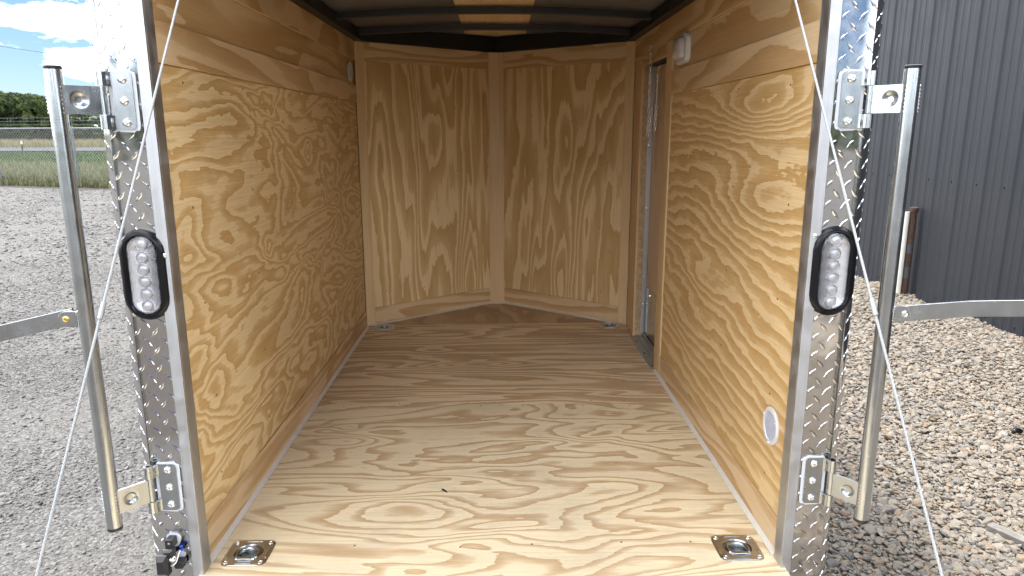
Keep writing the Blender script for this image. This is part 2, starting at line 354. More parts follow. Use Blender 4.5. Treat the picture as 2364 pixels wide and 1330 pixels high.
def yard_h(x, y): return .008*math.sin(1.3*x+.4*y)*math.sin(.9*y-.5*x)
def poly_sheet(name, pts, z, mat):
    mb = MB(); mb.add([(x, y, z) for x, y in pts], [tuple(range(len(pts)))]); o = mb.build(name, mat, None, fix=False); o['kind'] = 'structure'; return o
poly_sheet('gravel_yard', [(-60, -60), (40, -60), (40, fence_y(40)-.75), (-60, fence_y(-60)-.75)], -.004, M['yard'])
poly_sheet('soil_strip', [(-60, fence_y(-60)-.9), (20, fence_y(20)-.9), (20, fence_y(20)-.1), (-60, fence_y(-60)-.1)], .0, M['soil'])
poly_sheet('mirrored_ground', [(-9, -7), (9, -7), (9, -.25), (-9, -.25)], 0., M['dark_ground'])  # darker ground added out of view to tone down what the plates mirror
sheet('pea_gravel_bed', .55, 3.75, -2.5, 15, .004, M['pea_base'], 48, 220, pea_h)
sheet('road', -400, 400, 59.5, 73.5, .03, M['road'])

def stones(name, pts, sizes, mat, flat=.54):
    """loose stones: real angular pebbles instanced on a point cloud mesh"""
    protos = bpy.data.collections.new(name+' shapes')
    for k in range(7):
        bm = bmesh.new(); bmesh.ops.create_icosphere(bm, subdivisions=2 if k < 4 else 1, radius=.5)
        rr = random.Random(k+3); ax = [Vector((rr.gauss(0, 1), rr.gauss(0, 1), rr.gauss(0, 1))).normalized() for _ in range(9)]; lim = [rr.uniform(.27, .44) for _ in ax]
        for v in bm.verts:
            p = v.co.copy()
            for a, l in zip(ax, lim):       # cut the sphere by random planes: chipped facets
                d = p.dot(a)
                if d > l: p -= a*(d-l)
            v.co = Vector((p.x*rr.uniform(1.14, 1.2), p.y*.92, p.z*flat))*1.15
        me = bpy.data.meshes.new(name+'_shape'); bm.to_mesh(me); bm.free(); me.materials.append(mat)
        protos.objects.link(bpy.data.objects.new(name+'_shape', me))
    me = bpy.data.meshes.new(name); n = len(pts); me.vertices.add(n); me.vertices.foreach_set('co', np.asarray(pts, dtype=np.float32).ravel())
    a = me.attributes.new('size', 'FLOAT', 'POINT'); a.data.foreach_set('value', np.asarray(sizes, dtype=np.float32))
    rot = np.stack([RNG.normal(0, .35, n), RNG.normal(0, .35, n), RNG.uniform(0, 6.283, n)], 1).astype(np.float32)
    a = me.attributes.new('turn', 'FLOAT_VECTOR', 'POINT'); a.data.foreach_set('vector', rot.ravel())
    o = bpy.data.objects.new(name, me); COL.objects.link(o); o['kind'] = 'stuff'
    g = bpy.data.node_groups.new(name, 'GeometryNodeTree')
    g.interface.new_socket('Geometry', in_out='INPUT', socket_type='NodeSocketGeometry'); g.interface.new_socket('Geometry', in_out='OUTPUT', socket_type='NodeSocketGeometry')
    gi = g.nodes.new('NodeGroupInput'); go = g.nodes.new('NodeGroupOutput')
    ci = nd(g, 'GeometryNodeCollectionInfo'); ci.inputs['Collection'].default_value = protos; ci.inputs['Separate Children'].default_value = True; ci.inputs['Reset Children'].default_value = True
    ip = nd(g, 'GeometryNodeInstanceOnPoints'); ip.inputs['Pick Instance'].default_value = True
    s = nd(g, 'GeometryNodeInputNamedAttribute', data_type='FLOAT'); s.inputs['Name'].default_value = 'size'
    t = nd(g, 'GeometryNodeInputNamedAttribute', data_type='FLOAT_VECTOR'); t.inputs['Name'].default_value = 'turn'
    e2r = g.nodes.new('FunctionNodeEulerToRotation')
    L = g.links.new
    L(gi.outputs[0], ip.inputs['Points']); L(ci.outputs[0], ip.inputs['Instance']); L(t.outputs[0], e2r.inputs[0]); L(e2r.outputs[0], ip.inputs['Rotation']); L(s.outputs[0], ip.inputs['Scale']); L(ip.outputs[0], go.inputs[0])
    md = o.modifiers.new('stones', 'NODES'); md.node_group = g
    return o
def stone_mat(name, cols, rough=.75):
    mt, n, b = newmat(name); oi = n.nodes.new('ShaderNodeObjectInfo'); t = n.nodes.new('ShaderNodeTexCoord').outputs['Object']
    c = ramp(n, oi.outputs['Random'], cols, 'LINEAR')
    c = mixcol(n, 1., c, ramp(n, noise(n, t, 4, 5, .65), [(.3, .75), (.7, 1.15)]), 'MULTIPLY')
    n.links.new(c, b.inputs['Base Color']); b.inputs['Roughness'].default_value = rough; b.inputs['Specular IOR Level'].default_value = .25
    return mt
M['pea'] = stone_mat('river pebble', [(0., (0.1057, 0.0952, 0.0882)), (.1, (0.1283, 0.1210, 0.1095)), (.22, (0.1703, 0.1448, 0.1124)), (.38, (0.1859, 0.1587, 0.1245)), (.5, (0.1527, 0.1382, 0.1219)), (.62, (0.1999, 0.1770, 0.1434)), (.74, (0.1872, 0.1303, 0.0844)), (.8, (0.1884, 0.1648, 0.1356)), (.92, (0.2095, 0.1927, 0.1662)), (1., (0.1538, 0.1142, 0.0852))])
M['chip'] = stone_mat('limestone chip', [(0., (0.0776, 0.0746, 0.0718)), (.3, (0.0980, 0.0940, 0.0904)), (.6, (0.1153, 0.1110, 0.1057)), (.85, (0.1377, 0.1326, 0.1271)), (1., (0.1151, 0.0998, 0.0849))])
npts = 120000
px = RNG.uniform(.80, 3.64, npts); py = 1.1+7.6*RNG.uniform(0, 1, npts)**1.25
sz = np.clip(RNG.lognormal(math.log(.0168), .38, npts), .009, .046)*np.where(py > 5, 1.08, 1.)
pz = np.array([pea_h(x, y) for x, y in zip(px, py)])+.004+sz*.12+RNG.uniform(0, .012, npts)
kx = 16000; x2 = RNG.uniform(.80, 3.2, kx); y2 = RNG.uniform(-1.6, 1.1, kx); s2_ = np.clip(RNG.lognormal(math.log(.018), .36, kx), .009, .046)
z2 = np.array([pea_h(x, y) for x, y in zip(x2, y2)])+.004+s2_*.12+RNG.uniform(0, .012, kx)
stones('pea_gravel', np.stack([np.r_[px, x2], np.r_[py, y2], np.r_[pz, z2]], 1), np.r_[sz, s2_], M['pea'])
# crushed stone on the other side, denser near the trailer
P_, S_ = [], []
for (y0, y1, k, s0) in ((1.0, 2.6, 84000, .0060), (2.6, 4.6, 96000, .0075), (4.6, 8., 76000, .0108), (8., 19.5, 58000, .019)):
    yy = RNG.uniform(y0, y1, k); xx = -RNG.uniform(.18, .98, k)*yy-.25
    pat = np.sin(xx*3.1+yy*1.3+np.sin(yy*4.))+np.sin(yy*3.7-xx*1.8+np.sin(xx*5.)); keep = (RNG.uniform(0, 1, k) < np.clip(.62+.33*pat, .12 if y0 < 4 else .3, 1)) & (yy < fence_y(xx)-.6)
    xx, yy = xx[keep], yy[keep]; ss = np.clip(RNG.lognormal(math.log(s0), .5, len(xx)), s0*.4, s0*3.6)
    P_.append(np.stack([xx, yy, ss*.05-.004], 1)); S_.append(ss)
stones('crushed_stone', np.concatenate(P_), np.concatenate(S_), M['chip'])

# ------------------------------------------------------------------ grass
def blades(name, xs, ys, hs, mats, w=.012, lean=.35, z=-.03):
    n = len(xs); an = RNG.uniform(0, 6.283, n); ln = RNG.normal(0, lean, n)*hs; la = RNG.uniform(0, 6.283, n)
    ww = w*RNG.uniform(.6, 1.4, n)
    b0 = np.stack([xs-ww*np.cos(an), ys-ww*np.sin(an), np.full(n, z)], 1); b1 = np.stack([xs+ww*np.cos(an), ys+ww*np.sin(an), np.full(n, z)], 1)
    mx = xs+.35*ln*np.cos(la); my = ys+.35*ln*np.sin(la)
    m0 = np.stack([mx-.7*ww*np.cos(an), my-.7*ww*np.sin(an), z+hs*.6], 1); m1 = np.stack([mx+.7*ww*np.cos(an), my+.7*ww*np.sin(an), z+hs*.6], 1)
    tp = np.stack([xs+ln*np.cos(la), ys+ln*np.sin(la), z+hs], 1)
    v = np.stack([b0, b1, m1, m0, tp], 1).reshape(-1, 3); i = np.arange(n)*5
    fs = np.concatenate([np.stack([i, i+1, i+2, i+3], 1).ravel(), np.stack([i+3, i+2, i+4], 1).ravel()])
    me = bpy.data.meshes.new(name); me.vertices.add(len(v)); me.vertices.foreach_set('co', v.astype(np.float32).ravel())
    me.loops.add(len(fs)); me.loops.foreach_set('vertex_index', fs.astype(np.int32))
    me.polygons.add(2*n); st = np.concatenate([np.arange(n)*4, 4*n+np.arange(n)*3]); me.polygons.foreach_set('loop_start', st.astype(np.int32))
    for q in mats: me.materials.append(q)
    pk = RNG.choice(len(mats), n); me.polygons.foreach_set('material_index', np.concatenate([pk, pk]).astype(np.int32))
    me.update(calc_edges=True); me.validate()
    o = bpy.data.objects.new(name, me); COL.objects.link(o); o['kind'] = 'stuff'; return o
def leafmat(name, col, tr=.3):
    mt, n, b = newmat(name); b.inputs['Base Color'].default_value = (*col, 1); b.inputs['Roughness'].default_value = .65; b.inputs['Specular IOR Level'].default_value = .2
    o = [q for q in n.nodes if q.type == 'OUTPUT_MATERIAL'][0]; ts = nd(n, 'ShaderNodeBsdfTranslucent'); ts.inputs[0].default_value = (*[min(1, x*1.25) for x in col], 1)
    mx = nd(n, 'ShaderNodeMixShader', i_0=tr); n.links.new(b.outputs[0], mx.inputs[1]); n.links.new(ts.outputs[0], mx.inputs[2]); n.links.new(mx.outputs[0], o.inputs[0]); return mt
G = [leafmat('grass blade green', (0.0564, 0.0783, 0.0309)), leafmat('grass blade pale', (0.1456, 0.1456, 0.0774)), leafmat('grass blade straw', (0.2275, 0.1956, 0.1138)), leafmat('grass blade deep', (0.0328, 0.0546, 0.0200))]
k = 52000; xs = RNG.uniform(-30, 1, k); off = RNG.uniform(-.35, 1, k); ys = fence_y(xs)+np.where(off < 0, off*1.2, off**1.4*8)
hs = RNG.uniform(.15, .46, k)*np.where(off < 0, .55, 1)
blades('tall_grass', xs, ys, hs, [G[0], G[1], G[0], G[1], G[2]], .014)
k = 14000; xs = RNG.uniform(-95, -30, k); ys = RNG.uniform(75, 92, k); blades('roadside_grass', xs, ys, RNG.uniform(.3, .95, k), [G[2], G[1], G[2]], .06)
k = 9000; xs = RNG.uniform(-45, -14, k); ys = RNG.uniform(34, 58, k); blades('short_grass', xs, ys, RNG.uniform(.05, .16, k), [G[0], G[3], G[3]], .03)

# ------------------------------------------------------------------ trees beyond the road
LM = [leafmat('leaf dark', (0.0277, 0.0462, 0.0132), .25), leafmat('leaf mid', (0.0475, 0.0726, 0.0198), .3), leafmat('leaf olive', (0.0779, 0.0924, 0.0330), .3)]
M['bark'] = plain('bark', (.07, .055, .045), .9, var=.3, vscale=8)
def tree(x, y, h, wd, seed, label, group='trees beyond the road', low=.04):
    rg = np.random.default_rng(seed); rn = random.Random(seed)
    t = empty('broadleaf_tree', (x, y, -.03)); tag(t, label, 'tree', group)
    mb = MB(); mb.tube([(0, 0, 0), (.1, .05, h*.25), (-.1, .1, h*.5), (.1, 0, h*.8)], [.05*h*.6, .04*h*.6, .025*h*.6, .01*h], 8)
    for q in range(7):
        a = rn.uniform(0, 6.28); z0 = h*rn.uniform(.22, .5); mb.tube([(0, 0, z0), (wd*.2*math.cos(a), wd*.2*math.sin(a), z0+h*.12), (wd*.38*math.cos(a), wd*.38*math.sin(a), z0+h*rn.uniform(.2, .4))], [.014*h, .009*h, .003*h], 6)
    mb.build('trunk', M['bark'], t, smooth=60)
    V, F, MI = [], [], []
    nc = 150
    for c in range(nc):
        a = rn.uniform(0, 6.28); zz_ = rn.uniform(low, 1.); rad = wd*.5*math.sin(math.pi*min(.97, .22+.68*zz_))**.6*rn.uniform(.1, 1)**.6
        cc = np.array([rad*math.cos(a), rad*math.sin(a), h*zz_*.95]); cs = h*rn.uniform(.06, .12)
        nl = 110
        d = rg.normal(0, 1, (nl, 3)); d /= np.linalg.norm(d, axis=1)[:, None]; p = cc+d*(cs*rg.uniform(.3, 1., nl)**.5)[:, None]*np.array([1.2, 1.2, .75])
        e1 = rg.normal(0, 1, (nl, 3)); e1 /= np.linalg.norm(e1, axis=1)[:, None]; e2 = np.cross(e1, rg.normal(0, 1, (nl, 3))); e2 /= np.linalg.norm(e2, axis=1)[:, None]
        s = h*.019*rg.uniform(.6, 1.5, nl)[:, None]
        o = len(V)*1; q = np.stack([p-e1*s, p-e2*s*.6, p+e1*s, p+e2*s*.6], 1).reshape(-1, 3)
        base = len(V); V += q.tolist(); F += [(base+4*i, base+4*i+1, base+4*i+2, base+4*i+3) for i in range(nl)]
        mi = rn.choice([0, 0, 1, 1, 2]); MI += [mi]*nl
    me = bpy.data.meshes.new('crown'); me.from_pydata(V, [], F)
    for q in LM: me.materials.append(q)
    me.polygons.foreach_set('material_index', MI); o = bpy.data.objects.new('crown', me); COL.objects.link(o); o.parent = t
    return t
tl = [(-69.8, 100, 7.4, 9.0, 'tallest rounded dark green tree at the left edge, behind the fence'),
      (-65.0, 101, 6.9, 7.6, 'broad tree just right of the tallest tree, left of the lock bar'),
      (-61.4, 99, 5.9, 6.6, 'olive green tree directly behind the top of the left lock bar'),
      (-57.8, 98, 4.9, 6.4, 'low open tree with sky showing through, right of the left lock bar')]
for i, (x, y, h, wd, lb) in enumerate(tl): tree(x, y, h, wd, 100+i, lb)
for i, (x, y, h, wd) in enumerate([(-76, 102, 6.8, 8), (-52, 100, 5.2, 7), (-71.5, 110, 6.2, 10), (-64., 110, 5.2, 10)]):
    tree(x, y, h, wd, 120+i, ['tree beyond the left edge of the trees by the road', 'small tree hidden by the left tread plate corner', 'lower back tree filling the gap behind the tallest tree', 'lower back tree behind the olive green tree'][i])
for i, (x, y, h, wd, lb) in enumerate([(-69, 96, 2.6, 5, 'low dark thicket under the tallest tree at the left edge'), (-64.6, 97, 2.9, 5.5, 'low dark thicket under the narrow tree, left of the lock bar'), (-60.4, 96, 2.5, 5, 'low dark thicket just left of the left lock bar, behind the fence rail'), (-55.6, 96, 2.7, 5.5, 'low dark thicket under the open low tree, right of the lock bar'), (-51, 96, 2.4, 5, 'low dark thicket at the edge of the left tread plate corner')]):
    tree(x, y, h, wd, 140+i, lb, 'thickets below the trees', .0)
# a wood on the far side of the yard, behind the photographer: seen only mirrored in the polished plates
V, F = [], []
for c in range(520):
    x = RNG.uniform(-75, 75); zc = RNG.uniform(.3, 4.); y = -58-RNG.uniform(0, 5); nl = 26
    p = np.array([x, y, zc])+RNG.normal(0, .9, (nl, 3)); e1 = RNG.normal(0, .35, (nl, 3)); e2 = RNG.normal(0, .35, (nl, 3))
    q = np.stack([p-e1, p-e2, p+e1, p+e2], 1).reshape(-1, 3); q[:, 2] = np.maximum(q[:, 2], -.03); b0 = len(V); V += q.tolist(); F += [(b0+4*i, b0+4*i+1, b0+4*i+2, b0+4*i+3) for i in range(nl)]
me = bpy.data.meshes.new('far_wood'); me.from_pydata(V, [], F); me.materials.append(LM[1]); o = bpy.data.objects.new('far_wood', me); COL.objects.link(o); tag(o, 'dark far wood across the yard mirrored in the tread plate', 'wood', kind='stuff')

V, F = [], []
for c in range(760):
    x = RNG.uniform(-49, 70); zc = RNG.uniform(.2, 5.)*(.75+.25*math.sin(x*.7)); y = 104+RNG.uniform(0, 6); nl = 30
    p = np.array([x, y, zc])+RNG.normal(0, .6, (nl, 3)); e1 = RNG.normal(0, .2, (nl, 3)); e2 = RNG.normal(0, .2, (nl, 3))
    q = np.stack([p-e1, p-e2, p+e1, p+e2], 1).reshape(-1, 3); q[:, 2] = np.maximum(q[:, 2], -.03); b0 = len(V); V += q.tolist(); F += [(b0+4*i, b0+4*i+1, b0+4*i+2, b0+4*i+3) for i in range(nl)]
me = bpy.data.meshes.new('far_tree_line'); me.from_pydata(V, [], F); me.materials.append(LM[1]); o = bpy.data.objects.new('far_tree_line', me); COL.objects.link(o); o['kind'] = 'stuff'

# ------------------------------------------------------------------ chain link fence
fe = empty('chain_link_fence', (-11.77, 20.2, 0)); tag(fe, 'galvanised chain link fence topped with barbed wire along the field', 'fence')
fd = Vector((2.81, -.98, 0)).normalized(); HT = 1.585
def fp(s, z, off=0): return (fd.x*s-fd.y*0, fd.y*s+off, z)
for k in range(-5, 5):
    s = k*2.98; mb = MB(); mb.cyl(fp(s, -.1), fp(s, HT+.02), .03, 10); mb.lathe([(.036, HT-.06), (.036, HT+.0), (.02, HT+.05), (.001, HT+.06)], fp(s, 0), n=10)
    po = mb.build('post', M['galv'], fe, smooth=40)
    mb = MB(); mb.tube([fp(s, HT+.02), (fp(s, 0)[0]+.1, fp(s, 0)[1]-.12, HT+.3)], .012, 6); mb.build('barb_arm', M['galv'], po)
S0, S1 = -5*2.98, 4*2.98
mb = MB(); mb.cyl(fp(S0, HT), fp(S1, HT), .021, 8); mb.build('top_rail', M['galv'], fe, smooth=60)
for zz_, k in ((HT+.1, .3), (HT+.2, .62), (HT+.29, .95)):
    mb = MB(); mb.cyl((fp(S0, 0)[0]+.1*k, fp(S0, 0)[1]-.12*k, zz_), (fp(S1, 0)[0]+.1*k, fp(S1, 0)[1]-.12*k, zz_), .004, 4)
    for q in range(int((S1-S0)/.13)):
        s = S0+q*.13; a = fp(s, 0); mb.cyl((a[0]+.1*k-.008, a[1]-.12*k, zz_-.016), (a[0]+.1*k+.008, a[1]-.12*k, zz_+.016), .003, 3)
    mb.build('barbed_wire', M['galv'], fe)
mb = MB(); pit_ = .1
for k in range(int((S1-S0+HT)/pit_)+1):
    for sg in (1, -1):
        a = S0-(HT if sg > 0 else 0)+k*pit_; b = a+HT*sg
        if sg < 0: a, b = S0+k*pit_, S0+k*pit_-HT
        z0, z1 = .02, HT
        p0, p1 = (a, z0), (b, z1)
        # clip to the fence length
        def clip(p, q):
            if p[0] < S0: t_ = (S0-p[0])/(q[0]-p[0]) if q[0] != p[0] else 0; return (S0, p[1]+t_*(q[1]-p[1]))
            if p[0] > S1: t_ = (S1-p[0])/(q[0]-p[0]); return (S1, p[1]+t_*(q[1]-p[1]))
            return p
        if max(a, b) < S0 or min(a, b) > S1: continue
        p0c, p1c = clip(p0, p1), clip(p1, p0)
        if (Vector(p0c)-Vector(p1c)).length < .05: continue
        mb.cyl(fp(p0c[0], p0c[1], sg*.002+.03), fp(p1c[0], p1c[1], sg*.002+.03), .0034, 3, caps=False)
o = mb.build('wire_mesh', M['galv'], fe); o['kind'] = 'stuff'

sp_ = empty('marker_post', (-27.4, 41.9, -.03)); tag(sp_, 'short dark marker post with white tip standing in the mown grass', 'marker post')
mb = MB(); mb.box(-.035, .035, -.02, .02, 0, .86); mb.build('stake', plain('dark stake', (.05, .05, .04), .8), sp_)
mb = MB(); mb.box(-.045, .045, -.025, .025, .861, 1.05); mb.build('reflector_tip', M['white_pl'], sp_)

# overhead wires, strung between poles outside the frame
M['wire'] = plain('overhead wire', (.10, .11, .13), .6)
for (a, b, lb) in (((-30.5, 46.5, 9.0), (-9.0, 18.2, 4.35), 'upper thin overhead wire slanting down across the sky'), ((-30.5, 46, 6.8), (-9.0, 17.0, 3.35), 'lower thin overhead wire crossing the sky above the trees')):
    pass
def wire(p0, p1, sag, label):
    p0, p1 = Vector(p0), Vector(p1); pts = [p0.lerp(p1, i/24)-Vector((0, 0, sag*4*(i/24)*(1-i/24))) for i in range(25)]
    mb = MB(); mb.tube(pts, .016, 5); o = mb.build('overhead_wire', M['wire'], None); tag(o, label, 'wire', 'overhead wires across the sky')
wire((-32.2, 40, 9.35), (-6, 40, 3.55+.1), .0, 'upper thin overhead wire slanting down across the blue sky')
wire((-32.2, 40, 6.80), (-6, 40, 3.0), .0, 'lower thin overhead wire crossing the sky just above the trees')
# ------------------------------------------------------------------ metal building
bd = empty('metal_building', (3.65, 6, 0)); tag(bd, 'charcoal ribbed metal building wall standing beside the pebble bed', 'building')
mb = MB(); prof = []; y = -9.0; ribs = []
ph0 = (6.59-.06)-.305*60
yy = ph0
while yy < 14.5:
    if yy > -1.6:
        prof += [(yy-.050, 0), (yy-.030, -.010), (yy+.030, -.010), (yy+.050, 0)]
        for q in (.11, .195): prof += [(yy+q-.02, 0), (yy+q-.012, -.003), (yy+q+.012, -.003), (yy+q+.02, 0)]
        ribs.append(yy)
    yy += .305
vs = []
for (yv, xv) in prof: vs += [(xv, yv-6, -.15), (xv, yv-6, 3.05)]
fs = [(2*i, 2*i+1, 2*i+3, 2*i+2) for i in range(len(prof)-1)]
mb.add(vs, fs); mb.build('siding', M['siding'], bd, fix=False)
y0b, y1b = prof[0][0]-6, prof[-1][0]-6
mb = MB(); mb.box(.004, 9, y0b, y1b, -.15, 3.04); mb.build('wall', M['siding'], bd)
mb = MB(); mb.add([(-.15, y0b-.2, 3.05), (9.2, y0b-.2, 3.05), (9.2, y1b+.2, 3.05), (-.15, y1b+.2, 3.05), (4.5, y0b-.2, 3.9), (4.5, y1b+.2, 3.9)], [(0,4,5,3), (1,2,5,4), (0,1,4), (2,3,5), (0,3,2,1)]); mb.build('roof', M['siding'], bd)
mb = MB()
for zz_ in (.105, 1.065):
    for yv in ribs:
        mb.lathe([(.011, 0), (.0105, .002), (.006, .003), (.006, .008), (.003, .010)], (-.0005, yv+.06-6, zz_), (-1, 0, 0), 8)
o = mb.build('screw_heads', M['siding'], bd, smooth=40); o['kind'] = 'stuff'

pp = MB(); pp.lathe([(.026, -.1), (.026, .78), (.021, .78), (.021, .5)], (3.545, 6.07, 0), n=16); tag(pp.build('plastic_pipe', M['pvc'], None, smooth=40), 'white plastic pipe standing upright in the pebbles against the wall', 'pipe')
rp = empty('rusty_post', (3.598, 6.052, 0)); tag(rp, 'rusty grey steel post standing right behind the white pipe', 'post')
mb = MB(); mb.cyl((0, 0, -.1), (0, 0, .80), .027, 14); mb.build('post_shaft', M['rust'], rp, smooth=40)
mb = MB(); mb.lathe([(.0345, .782), (.0355, .80), (.034, .818), (.02, .824), (.001, .825)], (0, 0, 0), n=14); mb.build('cap', M['rust'], rp, smooth=40)
for a_, b_ in ((.42, .50), (.20, .30)):
    mb = MB(); mb.lathe([(.0278, a_), (.0278, b_)], (0, 0, 0), n=14); mb.build('paint_patch', M['greypost'], rp, smooth=60)

# ------------------------------------------------------------------ the trailer
FL = .45
T = empty('cargo_trailer', (0, 1.49, 0)); tag(T, 'enclosed cargo trailer with open rear, plywood lined interior and tread plate corners', 'trailer')
T.matrix_world = Matrix.Identity(4)
WX, YC, YA, ZT = .692, 3.6625, 4.2078, 1.900
RING = [(-.605, 1.573), (.604, 1.571), (-.597, 3.634), (.600, 3.640)]
HOLE = .036
def floor_panel(x0, x1, y0, y1, mat, holes):
    mb = MB()
    xs = sorted({x0, x1, *[h[0]+s*HOLE for h in holes for s in (-1, 1)]}); ys = sorted({y0, y1, *[h[1]+s*HOLE for h in holes for s in (-1, 1)]})
    for i in range(len(xs)-1):
        for j in range(len(ys)-1):
            cx, cy = (xs[i]+xs[i+1])/2, (ys[j]+ys[j+1])/2
            if any(abs(cx-h[0]) < HOLE and abs(cy-h[1]) < HOLE for h in holes): continue
            q = [(xs[i], ys[j]), (xs[i+1], ys[j]), (xs[i+1], ys[j+1]), (xs[i], ys[j+1])]
            mb.quad(*[(a, b, FL) for a, b in q], uv=q)
    z1 = FL-.018
    for (a, b) in (((x0, y0), (x1, y0)), ((x1, y0), (x1, y1)), ((x1, y1), (x0, y1)), ((x0, y1), (x0, y0))):
        mb.quad((a[0], a[1], FL), (b[0], b[1], FL), (b[0], b[1], z1), (a[0], a[1], z1), uv=[a, b, b, a])
    return mb.build('floor_panel', mat, T, fix=False)
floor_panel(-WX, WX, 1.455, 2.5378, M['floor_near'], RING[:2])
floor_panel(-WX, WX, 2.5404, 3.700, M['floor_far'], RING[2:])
for s in (-1, 1):
    mb = MB(); pts = [(s*.0007, 3.7015), (s*WX*.96, 3.7015), (s*.0007, YA)]
    if s < 0: pts = [pts[0], pts[2], pts[1]]
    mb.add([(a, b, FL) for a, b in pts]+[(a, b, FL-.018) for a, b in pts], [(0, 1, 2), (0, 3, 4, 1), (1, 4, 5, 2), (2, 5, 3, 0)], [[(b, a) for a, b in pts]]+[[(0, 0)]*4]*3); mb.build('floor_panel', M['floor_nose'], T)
mb = MB(); mb.box(-WX-.006, WX+.006, 1.545, 3.662, FL-.06, FL-.0185); mb.prism([(-WX-.07, 3.6625), (WX+.07, 3.6625), (0, YA+.05)], FL-.06, FL-.0185, lambda u, v, h: (u, v, h)); mb.build('underfloor', M['black_paint'], T)
# side linings
PT = .006
def wallpart(name, s, y0, y1, z0, z1, mat, proud=0., g=1, bev=.0012):
    x1 = s*(WX-proud); x0 = s*(WX+PT)
    return MB().box(x0, x1, y0, y1, z0, z1, g).build(name, mat, T, bev=bev)
ye = 3.632
L1, L2, L3, L4 = .5425, 1.6055, 1.690, 1.8095
for s in (-1, 1):
    e = ye if s < 0 else 2.838
    wallpart('wall_panel', s, 1.534, e, L1+.002, L2-.001, M['wall_a'] if s < 0 else M['wall_b'])
    wallpart('wall_batten', s, 1.534, e, FL+.001, L1, M['batten'], .004)
    wallpart('wall_batten', s, 1.534, e, L2, L3, M['batten'], .006)
    wallpart('wall_panel', s, 1.534, e if s < 0 else 2.852, L3+.001, L4-.001, M['wall_c'], -.003)
    wallpart('wall_batten', s, 1.534, ye, L4, ZT, M['wall_c'], .004)
# side door opening on the right-hand wall
DY0, DY1, DZ1 = 2.945, 3.440, 1.758
wallpart('door_casing', 1, 2.8405, 2.9435, FL+.001, L3, M['post'], .005, 2)
wallpart('door_casing', 1, 2.8545, 2.9435, L3, L4-.001, M['post'], .005, 2)
wallpart('door_casing', 1, DY1+.0015, 3.500, FL+.001, L4-.001, M['post'], .005, 2)
wallpart('door_casing', 1, DY0, DY1, DZ1, L4-.001, M['batten'], .002, 1)
wallpart('wall_batten', 1, 3.5015, ye, FL+.001, L4-.001, M['post'], .0, 2)
for (yy, w_) in ((DY0-.012, .0105), (DY1+.0015, .010)):   # plywood edge of the door cut-out
    MB().box(WX+PT+.0005, .79, yy, yy+w_, FL, DZ1+.03).build('reveal', M['ply_edge'], T)
MB().box(WX+PT+.0005, .79, DY0, DY1, DZ1+.004, DZ1+.02).build('reveal', M['black_paint'], T)  # head reveal coloured black, standing in for the shadow gap over the opening
sd = empty('side_door', (0, 0, 0), T)
MB().box(.748, .775, DY0+.004, DY1-.004, FL+.262, DZ1-.004, 2).build('door_panel', M['door_wood'], sd)
MB().box(.743, .7475, DY0+.004, DY1-.03, FL+.03, FL+.262).build('kick_plate', plain('scuffed aluminium kick plate', (.55, .54, .52), .16, 1., bmp=.1, bscale=12), sd)
mb = MB(); mb.box(.726, .747, DY1-.004, DY1+.0005, FL+.02, DZ1); mb.build('door_jamb', M['alu'], sd, bev=.001)
for zz_ in (.62, .76, 1.1, 1.4):
    mb = MB(); mb.lathe([(.005, 0), (.004, .003), (.001, .004)], (.734, DY1-.0042, zz_), (0, -1, 0), 8); mb.build('screw', M['screw'], sd, smooth=50)
for x_, y_, z_ in ((.7425, DY1-.11, FL+.235), (.7425, DY1-.3, FL+.235), (.7475, DY0+.09, 1.31)):
    mb = MB(); mb.lathe([(.008, 0), (.007, .005), (.002, .007)], (x_, y_, z_), (-1, 0, 0), 10); mb.build('screw', M['screw'], sd, smooth=50)
mb = MB(); mb.box(.672, .740, DY0-.03, DY1+.02, FL+.001, FL+.004); mb.box(.735, .742, DY0-.03, DY1+.02, FL+.0045, FL+.022); mb.box(.705, .709, DY0-.03, DY1+.02, FL+.0045, FL+.012)
th = mb.build('door_sill', M['alu'], T, bev=.0008)
for yy in (DY0+.02, DY0+.2, DY1-.1):
    mb = MB(); mb.lathe([(.006, 0), (.005, .002), (.001, .003)], (.688, yy, FL+.004), (0, 0, 1), 8); mb.build('screw', M['screw_dark'], th)
# door chain and spring
mb = MB()
def chain(mb, pts, pitch=.019, r=.0016, wd=.0054):
    pts = [Vector(p) for p in pts]; seg = []; 
    for a, b in zip(pts, pts[1:]):
        n_ = max(1, round((b-a).length/pitch)); seg += [(a.lerp(b, i/n_), a.lerp(b, (i+1)/n_)) for i in range(n_)]
    for i, (a, b) in enumerate(seg):
        d = (b-a); L = d.length; d.normalize(); s1 = d.cross(Vector((1, 0, 0)) if i % 2 else Vector((.7, .7, .1))).normalized(); c = (a+b)/2
        lp = [c+d*(L*.62*math.cos(t_))+s1*(wd*math.sin(t_)) for t_ in [2*math.pi*q/10 for q in range(10)]]
        mb.tube(lp, r, 5, closed=True)
cx = .682
chain(mb, [(cx, 3.222, 1.80), (cx, 3.225, 1.70), (cx, 3.228, 1.55), (cx, 3.232, 1.46), (cx+.003, 3.238, 1.425), (cx, 3.215, 1.435), (cx+.002, 3.205, 1.50), (cx+.004, 3.19, 1.57)])
mb.tube([(cx+.004, 3.215, 1.835), (cx-.004, 3.215, 1.83), (cx, 3.222, 1.81)], .0018, 6)
mb.build('door_chain', M['screw'], T, smooth=180)
mb = MB(); a = Vector((.690, 3.105, 1.70)); b = Vector((.690, 3.108, 1.575)); n_ = 26*8
mb.tube([a.lerp(b, i/n_)+Vector((.0065*math.cos(i*math.pi/4), .0065*math.sin(i*math.pi/4), 0)) for i in range(n_+1)], .0015, 5)
